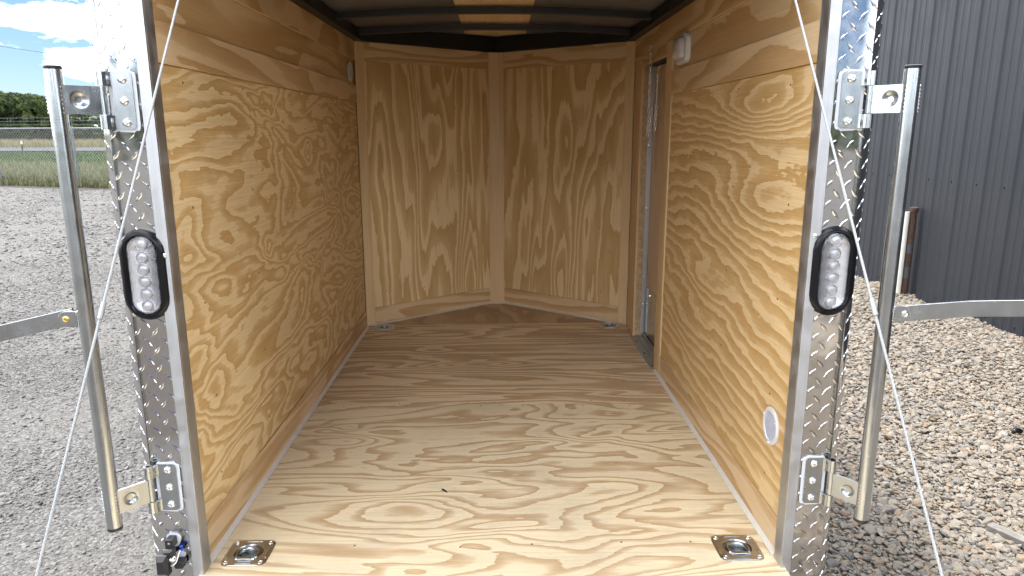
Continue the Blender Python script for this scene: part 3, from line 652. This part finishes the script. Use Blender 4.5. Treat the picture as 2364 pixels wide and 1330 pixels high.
mb.tube([a, a+Vector((0, -.004, .02)), a+Vector((.004, -.012, .035)), a+Vector((.03, -.012, .045))], .0014, 6)
chain(mb, [b, b+Vector((0, .004, -.05)), b+Vector((0, .008, -.11))])
mb.build('door_spring', M['screw'], T, smooth=180)
# V nose
nv = Vector((WX, YA-YC, 0)); nl_ = math.hypot(WX, YA-YC)
def nose_part(name, s, t0, t1, z0, z1, mat, proud, vert=True, thick=.008):
    """t: metres along the nose wall from the side corner"""
    d = Vector((-s*WX, YA-YC, 0))/nl_; nrm = Vector((-s*(YA-YC), -WX, 0))/nl_; o = Vector((s*WX, YC, 0))
    c = [o+d*t0, o+d*t1]; fr = [p+nrm*proud for p in c]; bk = [p-nrm*thick for p in c]
    vs = [(p.x, p.y, z) for z in (z0, z1) for p in (fr[0], fr[1], bk[1], bk[0])]
    fs = [(0,1,5,4), (1,2,6,5), (2,3,7,6), (3,0,4,7), (4,5,6,7), (0,3,2,1)]
    tt = [t0, t1, t1, t0]
    uvs = [[((z0 if i < 4 else z1), tt[i % 4]) if vert else (tt[i % 4], (z0 if i < 4 else z1)) for i in q] for q in fs]
    mb = MB(); mb.add(vs, fs, uvs); return mb.build(name, mat, T, bev=.0012)
for s in (-1, 1):
    nose_part('nose_panel', s, .049, nl_-.052, .5445, 1.8085, M['nose_l'] if s < 0 else M['nose_r'], 0.)
    nose_part('nose_post', s, -.004, .0485, FL+.001, ZT, M['post'], .004)
    nose_part('nose_batten', s, .049, nl_-.052, FL+.001, .544, M['batten'], .004, False)
    nose_part('nose_batten', s, .049, nl_-.052, 1.809, ZT, M['batten'], .004, False)
MB().box(-.043, .043, 4.168, 4.176, FL+.001, ZT, 2).build('nose_post', M['post'], T, bev=.0012)
# pale trim along the floor edge
for s in (-1, 1):
    mb = MB(); y1_ = ye if s < 0 else 2.9
    mb.add([(s*(WX-.002), 1.534, FL+.0005), (s*(WX-.0135), 1.534, FL+.0005), (s*(WX-.0135), 1.534, FL+.003), (s*(WX-.004), 1.534, FL+.012), (s*(WX-.002), y1_, FL+.0005), (s*(WX-.0135), y1_, FL+.0005), (s*(WX-.0135), y1_, FL+.003), (s*(WX-.004), y1_, FL+.012)], [(0,1,5,4), (1,2,6,5), (2,3,7,6), (3,0,4,7), (0,3,2,1), (4,5,6,7)])
    mb.build('floor_edge_trim', M['caulk'], T)
    d = Vector((-s*WX, YA-YC, 0))/nl_; nrm = Vector((-s*(YA-YC), -WX, 0))/nl_; o = Vector((s*WX, YC, FL))
    a = o+d*.01+nrm*.0045; b = o+d*(nl_-.062)+nrm*.0045
    q = [a, a+nrm*.009, b+nrm*.009, b]; mb = MB()
    mb.add([(p.x, p.y, FL+.0006) for p in q]+[(p.x, p.y, FL+.007 if i in (0, 3) else FL+.003) for i, p in enumerate(q)], [(0,1,2,3), (4,7,6,5), (0,4,5,1), (1,5,6,2), (2,6,7,3), (3,7,4,0)])
    mb.build('floor_edge_trim', M['caulk'], T)
MB().box(-.046, .046, 4.156, 4.1675, FL+.0006, FL+.006).build('floor_edge_trim', M['caulk'], T)
# small nail and screw heads in the linings
mb = MB()
def wallscrew(s, y, z): mb.lathe([(.0027, .0), (.0026, .0008), (.0010, .0004)], (s*(WX-.0002), y, z), (-s, 0, 0), 7)
for y in (1.66, 2.06, 2.47, 2.88, 3.29, 3.58):
    for z in (.62, .82, 1.07, 1.30, 1.575):
        wallscrew(-1, y+RNG.normal(0, .012), z+RNG.normal(0, .008))
        if y < 2.8: wallscrew(1, y+RNG.normal(0, .012), z+RNG.normal(0, .008))
for y in (1.6, 2.52, 2.556, 3.1, 3.66):
    for x in (-.55, -.34, -.08, .1, .33, .5):
        mb.lathe([(.0029, 0.), (.0028, .0006), (.0012, .0003)], (x+RNG.normal(0, .015), y+RNG.normal(0, .006), FL), (0, 0, 1), 7)
for s in (-1, 1):
    d = Vector((-s*WX, YA-YC, 0))/nl_; nrm = Vector((-s*(YA-YC), -WX, 0))/nl_; o = Vector((s*WX, YC, 0))
    for t in (.14, .36, .6):
        for z in (.62, .95, 1.28, 1.56): p = o+d*(t+RNG.normal(0, .02)); mb.lathe([(.0028, .0), (.0027, .0008), (.0012, .0004)], (p.x, p.y, z+RNG.normal(0, .02)), nrm, 7)
o = mb.build('lining_screws', plain('sunken screw', (.14, .10, .06), .5, .5), T); o['kind'] = 'stuff'
# ceiling
def arc(x, zc, rise): return zc-rise*(x/.70)**2
mb = MB(); n_ = 16
vs = []
for i in range(n_+1):
    x = -.70+1.4*i/n_
    for y in (1.52, YC, YC+max(0, (.70-abs(x))*.79)): vs.append((x, y, arc(x, 1.982, .03)))
fs = [(3*i+k, 3*i+k+1, 3*i+k+4, 3*i+k+3) for i in range(n_) for k in (0, 1)]; mb.add(vs, fs); mb.build('roof_lining', M['ceil'], T, smooth=180, fix=False)
for i, (y0, y1) in enumerate(((1.55, 2.46), (2.465, 3.12), (3.125, 4.12))):
    mb = MB(); vs = []; xs = np.linspace(-.163, .163, 5)
    for x in xs: vs += [(x, y0, arc(x, 1.979, .03)), (x, y1 - (abs(x)*.79+.01 if i == 2 else 0), arc(x, 1.979, .03))]
    fs = [(2*k, 2*k+1, 2*k+3, 2*k+2) for k in range(4)]; mb.add(vs, fs, [[(vs[q][1], vs[q][0]) for q in ff] for ff in fs]); mb.build('ceiling_strip', M['luan'], T, fix=False)
for y in (1.82, 2.47, 3.125, 3.61):
    mb = MB(); rings = []
    for i in range(21):
        x = -.685+1.37*i/20; zc = arc(x, 1.974, .028); rings.append([(x, y-.016, zc-.030), (x, y+.016, zc-.030), (x, y+.016, zc-.002), (x, y-.016, zc-.002)])
    mb.loops(rings, cap=True); mb.build('roof_bow', M['black_paint'], T, bev=.003)
for s in (-1, 1):
    MB().box(s*.704, s*.655, 1.52, YC-.02, ZT+.001, ZT+.048).build('roof_rail', M['black_paint'], T, bev=.003)
    d = Vector((-s*WX, YA-YC, 0))/nl_; nrm = Vector((-s*(YA-YC), -WX, 0))/nl_; o = Vector((s*WX, YC, 0)); a, b = o, o+d*(nl_+.0)
    q = [a-nrm*.005, a+nrm*.028, b+nrm*.028, b-nrm*.005]
    mb = MB(); mb.prism([(p.x, p.y) for p in q], ZT+.001, ZT+.085, lambda u, v, h: (u, v, h)); mb.build('nose_header', M['black_paint'], T)
# outer shell: keeps the light out
for s in (-1, 1):
    if s < 0: MB().box(s*.800, s*.785, 1.62, YC, .30, 2.02).build('outer_skin', M['skin'], T)
    else:
        mb = MB(); mb.box(.785, .800, 1.62, YC, .30, 2.02); mb.build('outer_skin', M['skin'], T)
    q = [(s*.80, YC), (s*.785, YC), (s*.002, YA+.06), (s*.002, YA+.08)]
    mb = MB(); mb.prism(q, .30, 2.02, lambda u, v, h: (u, v, h)); mb.build('outer_skin', M['skin'], T)
mb = MB(); vs = []
for i in range(n_+1):
    x = -.80+1.6*i/n_
    for y in (1.50, YC, YC+max(0, (.80-abs(x))*.79)+.001): vs.append((x, y, arc(x, 2.05, .03)))
mb.add(vs, fs_ := [(3*i+k, 3*i+k+1, 3*i+k+4, 3*i+k+3) for i in range(n_) for k in (0, 1)]); mb.build('roof_skin', M['alu'], T, smooth=180, fix=False)
mb = MB(); mb.box(-.69, .69, 1.50, 1.56, 1.872, 2.035); mb.build('rear_header', M['plate'], T)
mb = MB(); mb.box(-.80, .80, 1.485, 1.60, .30, .40); mb.build('rear_bumper', M['plate'], T)
mb = MB(); mb.box(-.70, .70, 1.47, 1.53, .401, FL-.0195); mb.build('rear_sill', M['alu'], T)

# corner posts of tread plate
YP = 1.496
def pprofile(s_):
    """arc-length along the wrap -> (x, y, nx, ny) on the right-hand post"""
    x0, xr, r = .7025, .775, .026
    a = xr-x0
    if s_ <= a: return (x0+s_, YP, 0, -1)
    q = r*math.pi/2
    if s_ <= a+q:
        t_ = (s_-a)/r; return (xr+r*math.sin(t_), YP+r*(1-math.cos(t_)), math.sin(t_), -math.cos(t_))
    return (xr+r, YP+r+(s_-a-q), 1, 0)
SL = .0725+.0408+.10
for s in (-1, 1):
    mb = MB(); ss = list(np.linspace(0, .0725, 4))+list(np.linspace(.0725, .1133, 11))[1:]+[SL]
    zs = np.linspace(.40, 2.03, 30); vs = []
    for z in zs:
        for q in ss: x, y, nx, ny = pprofile(q); vs.append((s*x, y, z))
    w_ = len(ss); fs = [(j*w_+i, j*w_+i+1, (j+1)*w_+i+1, (j+1)*w_+i) for j in range(len(zs)-1) for i in range(w_-1)]; mb.add(vs, fs)
    def lug(sc_, zc, ang):
        L, wd, h = .0152, .0042, .0013
        out = [(-1, 0), (-.55, .42), (-.2, .9), (.2, .9), (.55, .42), (1, 0), (.55, -.42), (.2, -.9), (-.2, -.9), (-.55, -.42)]
        ca, sa = math.cos(ang), math.sin(ang)
        def P_(u, v, hh):
            a_, b_ = u*L*ca-v*wd*sa, u*L*sa+v*wd*ca; x, y, nx, ny = pprofile(max(0, sc_+a_)); return (s*(x+nx*hh), y+ny*hh, zc+b_)
        n0 = len(out); vs = [P_(u, v, -.0002) for u, v in out]+[P_(u*.76, v*.46, h) for u, v in out]
        mb.add(vs, [(i, (i+1) % n0, n0+(i+1) % n0, n0+i) for i in range(n0)]+[tuple(range(n0, 2*n0))])
    j = 0; z = .43
    while z < 2.0:
        for i in range(6):
            sc_ = .012+i*.038
            if sc_ < SL-.015: lug(sc_, z, R(47))
            if sc_+.019 < SL-.015: lug(sc_+.019, z+.021, R(-50))
        z += .042
    o = mb.build('tread_plate', M['plate'], T, smooth=30)
    # silver angle round the opening
    mb = MB(); mb.box(s*.681, s*.7045, 1.488, 1.494, .40, 1.90); mb.box(s*.681, s*.6845, 1.4942, 1.532, .40, 1.90); mb.build('door_trim', M['alu'], T, bev=.0008)
    MB().box(s*.6848, s*.705, 1.4945, 1.531, .40, 1.90).build('door_post', M['black_paint'], T)
    mb = MB(); mb.lathe([(.0055, 0), (.0052, .0015), (.0035, .003), (.0012, .0032)], (s*.692, 1.488, 1.21 if s < 0 else 1.245), (0, -1, 0), 12); mb.build('screw', M['screw'], T, smooth=50)
    # tail light
    tl_ = empty('tail_light', (0, 0, 0), T); cx_, cz = s*.738, 1.167
    def oval(w2, h2, n=10):
        pts = []; st_ = h2-w2
        for i in range(n+1): a_ = math.pi*i/n; pts.append((w2*math.cos(a_), st_+w2*math.sin(a_)))
        for i in range(n+1): a_ = math.pi+math.pi*i/n; pts.append((w2*math.cos(a_), -st_+w2*math.sin(a_)))
        return pts
    def ring(w2, h2, y): return [(cx_+a_, y, cz+b_) for a_, b_ in oval(w2, h2)]
    mb = MB(); mb.loops([ring(.0500, .0990, 1.4955), ring(.0500, .0990, 1.491), ring(.047, .096, 1.4855), ring(.040, .0905, 1.4815), ring(.0345, .0875, 1.4812), ring(.032, .086, 1.484), ring(.0295, .0835, 1.486)], cap=False); mb.build('grommet', M['black_rub'], tl_, smooth=50)
    mb = MB(); mb.loops([ring(.0312, .0852, 1.4895), ring(.02, .074, 1.4925), ring(.004, .058, 1.4925)], cap=True); mb.build('reflector', M['reflector'], tl_, smooth=180)
    for k in range(6):
        z_ = cz+.0655-.0262*k; mb = MB()
        mb.lathe([(.0118, 0), (.0118, .0026), (.0106, .0034), (.0098, .0030), (.0094, .0008), (.0086, .0008), (.0078, .0020), (.004, .0025), (.0006, .0026)], (cx_, 1.4915, z_), (0, -1, 0), 18); mb.build('led', M['led'], tl_, smooth=60)
    mb = MB(); mb.loops([ring(.0298, .0838, 1.4858), ring(.0288, .0828, 1.4825), ring(.025, .079, 1.4805), ring(.006, .06, 1.479)], cap=True); mb.loops([ring(.0298, .0838, 1.4868), ring(.0286, .0826, 1.4842), ring(.025, .079, 1.4825), ring(.006, .06, 1.4812)], cap=True); mb.build('lens', M['lens'], tl_, smooth=60)
    # hinges
    for hz in (1.526, .674):
        hg = empty('bar_hinge', (0, 0, 0), T)
        mb = MB(); o_ = []
        for a_, b_ in rrect(.056, .123, .014, 6): k_ = 1+.03*math.sin(9*a_*60+b_*70); o_.append((a_*k_, b_*k_))
        mb.prism(o_, 0, .0022, lambda u, v, h: (s*(.7405+u), YP-.0016-h, hz+v)); mb.build('sealant', M['sealant'], hg, smooth=40, bev=.0008)
        mb = MB(); outl = [(-.021, -.0565)]
        for i in range(6): a_ = R(90*i/5); outl.append((.0))if False else None
        lf = [(.020, -.0565)]+[(-.011-.009*math.sin(R(18*i)), -.0475-.009*math.cos(R(18*i))) for i in range(6)]+[(-.011-.009*math.cos(R(18*i)), .0475+.009*math.sin(R(18*i))) for i in range(6)]+[(.020, .0565)]
        mb.prism(lf, 0, .003, lambda u, v, h: (s*(.739+u), YP-.0040-h, hz+v))
        pr_ = [(.759, YP-.0040), (.762, YP-.0055), (.7648, YP-.009), (.7675, YP-.0155), (.771, YP-.0205), (.7755, YP-.0235)]
        def strip(z0, z1):
            for (a_, b_) in zip(pr_, pr_[1:]):
                d_ = Vector((b_[0]-a_[0], b_[1]-a_[1])).normalized(); n_2 = Vector((-d_.y, d_.x))*.003*(-1)
                q = [a_, b_, (b_[0]-n_2.x*-1*0+n_2.x, b_[1]+n_2.y), (a_[0]+n_2.x, a_[1]+n_2.y)]
                mb.prism(q, z0, z1, lambda u, v, h: (s*u, v, h))
        strip(hz-.0565, hz-.0285); strip(hz+.0285, hz+.0565)
        mb.build('leaf', M['zinc'], hg, smooth=35)
        kx, ky = s*.7765, YP-.016
        for z0, z1 in ((hz-.0565, hz-.0285), (hz+.0285, hz+.0565)):
            mb = MB(); mb.lathe([(.0055, z1-.02), (.0055, z1), (.0085, z1), (.0085, z0), (.0055, z0)], (kx, ky, 0), n=20); mb.build('knuckle', M['zinc'], hg, smooth=40)
        for dz in (.0425, 0, -.0425):
            mb = MB(); mb.lathe([(.0088, 0), (.0086, .002), (.0072, .0042), (.0045, .0055), (.0034, .0056), (.0028, .0035), (.0008, .0034)], (s*.738, YP-.0071, hz+dz), (0, -1, 0), 18); mb.build('screw', M['screw'], hg, smooth=40)
            # six-lobe recess
    # lock bar: tube, two welded swing arms, handle
    lb = empty('lock_bar', (0, 0, 0), T); bx, by = (-.834 if s < 0 else .8255), 1.425
    mb = MB(); mb.cyl((bx, by, .617), (bx, by, 1.582), .0155, 28); mb.build('bar_tube', M['tube'], lb, smooth=40)
    for z0, z1 in ((.609, .617), (1.582, 1.589)):
        mb = MB(); mb.lathe([(.0152, z0), (.0158, z0+.001), (.0158, z1-.001), (.014, z1), (.001, z1)] if z1 > 1 else [(.001, z0), (.014, z0), (.0158, z0+.001), (.0158, z1)], (bx, by, 0), n=24); mb.build('end_cap', M['black_pl'], lb, smooth=40)
    for hz in (1.526, .674):
        mb = MB(); mb.lathe([(.0055, hz+.0275), (.0085, hz+.0275), (.0085, hz-.0275), (.0055, hz-.0275)], (s*.7765, YP-.016, 0), n=20)
        # arm plate as a grid with a pressed round dimple
        A = Vector((s*.7765, YP-.0245, hz)); B = Vector((bx-s*.008, by-.006, hz)); d = (B-A); L_ = d.length; d.normalize(); nr = Vector((d.y, -d.x, 0))*(1 if s > 0 else -1)
        if nr.y > 0: nr = -nr
        nu, nv_ = 22, 20; hh = .0272; vs = []
        for j in range(nv_+1):
            for i in range(nu+1):
                u = L_*i/nu; v = -hh+2*hh*j/nv_; rr_ = math.hypot(u-L_*.52, v)
                dd = 0
                if rr_ < .0155: q = min(1, max(0, (rr_-.0072)/.0083)); dd = -.0042*(1-q*q*(3-2*q))
                vs.append(A+d*u+nr*(.0018+dd)+Vector((0, 0, v)))
        nf = len(vs)
        for j in range(nv_+1):
            for i in range(nu+1):
                u = L_*i/nu; v = -hh+2*hh*j/nv_; rr_ = math.hypot(u-L_*.52, v); dd = 0
                if rr_ < .0155: q = min(1, max(0, (rr_-.0072)/.0083)); dd = -.0042*(1-q*q*(3-2*q))
                vs.append(A+d*u+nr*(-.002+dd)+Vector((0, 0, v)))
        w_ = nu+1; fs = []
        for j in range(nv_):
            for i in range(nu):
                q = (j*w_+i, j*w_+i+1, (j+1)*w_+i+1, (j+1)*w_+i); fs.append(q); fs.append(tuple(nf+t_ for t_ in q)[::-1])
        for i in range(nu): fs += [(i, i+1, nf+i+1, nf+i), (nv_*w_+i, nv_*w_+i+1, nf+nv_*w_+i+1, nf+nv_*w_+i)]
        for j in range(nv_): fs += [(j*w_, (j+1)*w_, nf+(j+1)*w_, nf+j*w_), (j*w_+nu, (j+1)*w_+nu, nf+(j+1)*w_+nu, nf+j*w_+nu)]
        mb.add(vs, fs); mb.build('swing_arm', M['zinc'], lb, smooth=50)
        mb = MB(); rn = random.Random(int(hz*100)+s)
        pts = [(bx+s*.0155, by-.001, hz-.027+.054*i/26) for i in range(27)]
        mb.tube(pts, [.0035*(1+.35*math.sin(i*1.9)+rn.uniform(-.15, .15)) for i in range(27)], 8)
        mb.tube([(bx-s*.0125, by-.006, hz-.027+.054*i/20) for i in range(21)], [.0016*(1+.35*math.sin(i*2.1)) for i in range(21)], 6)
        mb.build('weld', M['weld'], lb, smooth=180)
    # handle bracket and flat bar
    pz = 1.0905; o2 = [(0, -.0165), (.022, -.0165)]+[(.022+.0165*math.sin(R(15*i)), -.0165*math.cos(R(15*i))) for i in range(1, 12)]+[(.022, .0165), (0, .0165)]
    mb = MB(); mb.prism(o2, 0, .004, lambda u, v, h: (bx+s*(.0145+u), by-.006-h, pz+v)); mb.build('handle_bracket', M['zinc'], lb, smooth=40, bev=.0006)
    mb = MB(); mb.lathe([(.0072, 0), (.007, .0016), (.0045, .0024), (.0036, .001), (.0008, .0012)], (bx+s*.0365, by-.010, pz), (0, -1, 0), 16); mb.build('rivet', M['brass'] if s < 0 else M['screw'], lb, smooth=50)
    mb = MB(); mb.tube([(bx+s*.0152, by-.006, pz-.0165+.033*i/16) for i in range(17)], [.002*(1+.4*math.sin(i*2.2)) for i in range(17)], 6); mb.build('weld', M['weld'], lb, smooth=180)
    if s < 0: path = [(-.856, 1.424, 1.096), (-1.12, 1.41, 1.036)]
    else: path = [(.862, 1.424, 1.089), (.905, 1.418, 1.094), (.985, 1.40, 1.105), (1.018, 1.386, 1.109), (1.09, 1.33, 1.123), (1.13, 1.30, 1.13)]
    mb = MB(); rings = []
    for i, p in enumerate(path):
        p = Vector(p); t_ = Vector(path[min(i+1, len(path)-1)])-Vector(path[max(i-1, 0)]); t_.normalize(); up = (Vector((0, 0, 1))-t_*t_.z).normalized(); sd_ = t_.cross(up)
        rings.append([p+up*.0168+sd_*.0025, p+up*.0168-sd_*.0025, p-up*.0168-sd_*.0025, p-up*.0168+sd_*.0025])
    mb.loops(rings); mb.build('handle', M['zinc'], lb, bev=.0008)
    # ramp cable
    a = Vector((s*.558, 1.50, 1.876)); b = Vector((s*.697, .52, .185)) if s < 0 else Vector((.705, .50, .185)); cb = empty('ramp_cable', (0, 0, 0), T)
    L_ = (b-a).length; d = (b-a).normalized(); u = d.orthogonal().normalized(); v = d.cross(u); mb = MB(); n_t = int(L_/.0045)
    for st_ in range(4):
        mb.tube([a+d*(L_*i/n_t)+.0012*(math.cos(i*.9+st_*math.pi/2)*u+math.sin(i*.9+st_*math.pi/2)*v) for i in range(n_t+1)], .0013, 5)
    mb.build('wire_rope', M['cable'], cb, smooth=180)
    mb = MB(); q0 = a+d*(L_*.40); mb.cyl(q0, q0+d*.028, .0042, 10); mb.build('ferrule', M['cable'], cb, smooth=40)

# dark lamp bracket at the foot of the left-hand post
lp = empty('plate_lamp', (0, 0, 0), T)
mb = MB(); o_ = [(.016*math.cos(a_)*(1+.15*math.sin(3*a_)), .020*math.sin(a_)*(1+.12*math.cos(2*a_))) for a_ in [2*math.pi*i/20 for i in range(20)]]
mb.prism(o_, 0, .002, lambda u, v, h: (-.743+u, YP-.0016-h, .540+v)); mb.prism([(a_*.7, b_*.6) for a_, b_ in o_], 0, .002, lambda u, v, h: (-.731+u, YP-.0016-h, .500+v)); mb.build('sealant', M['sealant'], lp, smooth=40)
for w_, h_, x_, z_ in ((.019, .022, -.7445, .541), (.020, .018, -.728, .487)):
    mb = MB(); mb.prism(rrect(w_, h_, .003, 3), 0, .022, lambda u, v, h: (x_+u, YP-.0037-h, z_+v)); mb.build('mount', M['black_pl'], lp, bev=.001)
mb = MB()
def hexa(c, sx, sy, sz, ax=.6): 
    vs = []; 
    for k, q in ((-1, ax), (-.45, 1), (.45, 1), (1, ax)): vs.append([(c[0]+i*sx*q, c[1]+k*sy, c[2]+j*sz*q) for i, j in ((-1, -1), (1, -1), (1, 1), (-1, 1))])
    mb.loops(vs); mb.add(vs[0], [(0, 1, 2, 3)])
hexa((-.757, 1.462, .497), .013, .018, .026); hexa((-.745, 1.470, .52), .012, .012, .012); mb.build('housing', M['black_pl'], lp, bev=.001)
mb = MB(); mb.lathe([(.003, 0), (.003, .0015), (.001, .002)], (-.7445, YP-.025, .543), (0, -1, 0), 8); mb.lathe([(.009, 0), (.0095, .006), (.006, .012), (.001, .014)], (-.738, 1.472, .508), (-.3, -1, -.2), 12); mb.build('bolt', M['screw'], lp, smooth=40)
mb = MB(); mb.box(-.728, -.721, 1.482, 1.488, .524, .529); mb.box(-.724, -.719, 1.478, 1.486, .519, .523); mb.build('connector', M['blue'], lp, bev=.001)
mb = MB(); mb.tube([(-.722+.0*i, 1.474, .524-.0) if i == 0 else (-.724-.028*(1-math.cos(i*.16))/1.2, 1.470-.006*math.sin(i*.3), .522-.034*math.sin(i*.16)) for i in range(11)], .0014, 6); mb.build('lead', M['wire_white'], lp, smooth=180)

# vents and dome light on the linings
def vent(s, y, z, ry, rz):
    ve = empty('wall_vent', (0, 0, 0), T); n_ = 32
    def rg_(k, h): return [(s*(WX-h), y+ry*k*math.cos(2*math.pi*i/n_), z+rz*k*math.sin(2*math.pi*i/n_)) for i in range(n_)]
    mb = MB(); mb.loops([rg_(1, .0002), rg_(1, .004), rg_(.95, .006), rg_(.78, .006), rg_(.76, .003)], cap=False); mb.build('rim', M['white_pl'], ve, smooth=40)
    mb = MB(); mb.loops([rg_(.77, .0035), rg_(.05, .004)], cap=True)
    for i in range(-8, 9):
        for j in range(-8, 9):
            a_, b_ = (i+.5*(j % 2))/8.6, j/8.6
            if a_*a_+b_*b_ < .5: mb.lathe([(.0022, 0), (.0016, .0012)], (s*(WX-.0037), y+ry*a_, z+rz*b_), (-s, 0, 0), 5)
    mb.build('grille', M['grille'], ve)
    mb = MB()
    for a_ in (150, 25, 265): mb.lathe([(.0036, 0), (.003, .0025), (.0008, .003)], (s*(WX-.006), y+ry*.88*math.cos(R(a_)), z+rz*.88*math.sin(R(a_))), (-s, 0, 0), 8)
    mb.build('screw_heads', M['white_pl'], ve, smooth=60)
vent(1, 1.634, .747, .047, .048); vent(-1, 3.512, 1.746, .046, .047)
dl = empty('dome_light', (0, 0, 0), T)
y_, z_ = 2.685, 1.757
def drg(w, h, x, r): return [(x, y_+a_, z_+b_) for a_, b_ in rrect(w, h, r, 6)]
X3 = WX+.003
mb = MB(); mb.loops([drg(.160, .105, X3-.0002, .03), drg(.160, .105, X3-.012, .03), drg(.150, .096, X3-.018, .026), drg(.120, .075, X3-.018, .02)], cap=True); mb.build('light_base', M['white_pl'], dl, smooth=40)
mb = MB(); mb.loops([drg(.118, .073, X3-.0182, .02), drg(.116, .071, X3-.030, .022), drg(.10, .058, X3-.036, .02), drg(.02, .012, X3-.038, .005)], cap=True); mb.build('lens', M['lens_milk'], dl, smooth=50)

# recessed tie-down rings in the floor
M['ring_plate'] = plain('zinc tie-down plate', (.52, .52, .51), .3, 1., var=.12, vscale=40)
def tie_down(c, first=None):
    td = empty('tie_down', (c[0], c[1], FL), T)
    n_ = 48
    def sq(k):   # rounded-square outline sampled by angle
        o_ = []
        for i in range(n_):
            a_ = 2*math.pi*i/n_; ca, sa = math.cos(a_), math.sin(a_); q = (abs(ca)**7+abs(sa)**7)**(-1/7); o_.append((k*q*ca, k*q*sa))
        return o_
    def ci(r): return [(r*math.cos(2*math.pi*i/n_), r*math.sin(2*math.pi*i/n_)) for i in range(n_)]
    Z3 = lambda pts, z: [(a_, b_, z) for a_, b_ in pts]
    mb = MB(); mb.loops([Z3(sq(.0545), .0003), Z3(sq(.0545), .0020), Z3(sq(.0530), .0030), Z3(ci(.0355), .0030)], cap=False); 
    for (a0, a1, b0, b1) in ((-.018, .02, .046, .0485), (-.018, .02, -.0485, -.046), (-.0485, -.046, -.022, .022), (.046, .0485, -.022, .022)): mb.box(a0, a1, b0, b1, .0029, .0042)
    for k in range(7): mb.box(-.014+k*.0045, -.0115+k*.0045, -.0452, -.0436, .0029, .0038)
    mb.build('plate', M['ring_plate'], td, smooth=30)
    mb = MB(); mb.loops([Z3(ci(.0356), .0029), Z3(ci(.034), .0005), Z3(ci(.031), -.008), Z3(ci(.024), -.012), Z3(ci(.021), -.0125), Z3(ci(.017), -.0165), Z3(ci(.003), -.017)], cap=True); mb.build('bowl', M['zinc'], td, smooth=60)
    mb = MB(); pts = [(-.022, -.026, .001)]+[(.0262*math.cos(R(205-10*i)), -.004+.0262*math.sin(R(205-10*i)), .001-.001) for i in range(24)]+[(.022, -.026, .001)]
    mb.tube(pts, .0050, 10); mb.build('ring', M['zinc'], td, smooth=180)
    mb = MB(); mb.cyl((-.0235, -.0275, .0015), (.0235, -.0275, .0015), .0052, 12); mb.box(-.017, .017, -.034, -.024, .0031, .0075); mb.build('clamp', M['zinc'], td, bev=.001)
    for sx in (-1, 1):
        for sy in (-1, 1):
            mb = MB(); mb.lathe([(.0072, 0), (.0065, .0012), (.004, .0012), (.0026, -.0008), (.0006, -.0008)], (sx*.0415, sy*.0415, .0031), (0, 0, 1), 14); mb.build('screw', M['screw'], td, smooth=40)
    return td
def copy_tree(o, parent):
    c = o.copy(); COL.objects.link(c); c.parent = parent
    for ch in o.children: copy_tree(ch, c)
    return c
t0 = tie_down(RING[0])
for c in RING[1:]:
    q = copy_tree(t0, T); q.location = (c[0], c[1], FL)
# ramp door let down towards the viewer, wheels under the body
rp_ = empty('ramp_door', (0, 0, 0), T)
a = Vector((0, 1.462, .428)); b = Vector((0, .10, .045)); nz_ = (b-a).cross(Vector((1, 0, 0))).normalized(); nz_ = nz_ if nz_.z > 0 else -nz_
vs = [(x, *(p+nz_*h)[1:]) for h in (0, -.03) for p in (a, b) for x in (-.66, .66)]
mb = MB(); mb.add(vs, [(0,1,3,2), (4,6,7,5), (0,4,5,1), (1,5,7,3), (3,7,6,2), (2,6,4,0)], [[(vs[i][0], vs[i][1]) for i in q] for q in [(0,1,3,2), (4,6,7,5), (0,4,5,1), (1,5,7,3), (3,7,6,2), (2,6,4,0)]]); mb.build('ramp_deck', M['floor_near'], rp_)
for s in (-1, 1):
    mb = MB(); rings = []
    for p in (a, b): rings.append([(s*.662, *(p+nz_*.006)[1:]), (s*.70, *(p+nz_*.006)[1:]), (s*.70, *(p-nz_*.034)[1:]), (s*.662, *(p-nz_*.034)[1:])])
    mb.loops(rings); mb.build('ramp_edge', M['alu'], rp_)
    wl = empty('wheel', (s*.93, 2.75, .30), T)
    mb = MB(); mb.lathe([(.18, -.07), (.27, -.085), (.30, -.06), (.30, .06), (.27, .085), (.18, .07)], (0, 0, 0), (1, 0, 0), 28); mb.build('tyre', M['tyre'], wl, smooth=40)
    mb = MB(); mb.lathe([(.18, -.06), (.16, .0), (.08, s*.03), (.03, s*.05), (.001, s*.05)], (0, 0, 0), (1, 0, 0), 24); mb.build('rim', M['rim'], wl, smooth=40)
mb = MB(); mb.cyl((-.9, 2.75, .30), (.9, 2.75, .30), .03, 10); mb.build('axle', M['black_paint'], T)

# ------------------------------------------------------------------ small loose things
mb = MB(); mb.tube([(-.155, 1.880, FL+.003), (-.151, 1.873, FL+.005), (-.143, 1.868, FL+.003), (-.137, 1.861, FL+.002)], [.001, .0028, .0026, .0008], 7)
tag(mb.build('bark_scrap', plain('dark bark', (.02, .015, .012), .8), None, smooth=180), 'tiny dark curled scrap lying on the pale floor', 'scrap')
mb = MB(); mb.box(-.30, .30, -.022, .022, 0, .03); o = mb.build('wood_offcut', M['wood_grey'], None, bev=.003); o.location = (1.97, 2.08, .012); o.rotation_euler = (0, 0, R(-62)); tag(o, 'weathered grey wood offcut lying on the pebbles at the right edge', 'wood offcut')
mb = MB(); mb.tube([(0, 0, .0), (.02, .01, .006), (.045, .004, .004), (.06, .012, 0)], [.006, .014, .012, .004], 8); o = mb.build('black_scrap', M['black_rub'], None, smooth=180); o.location = (2.50, 3.16, .034); tag(o, 'small black scrap lying on the pebble bed', 'scrap')
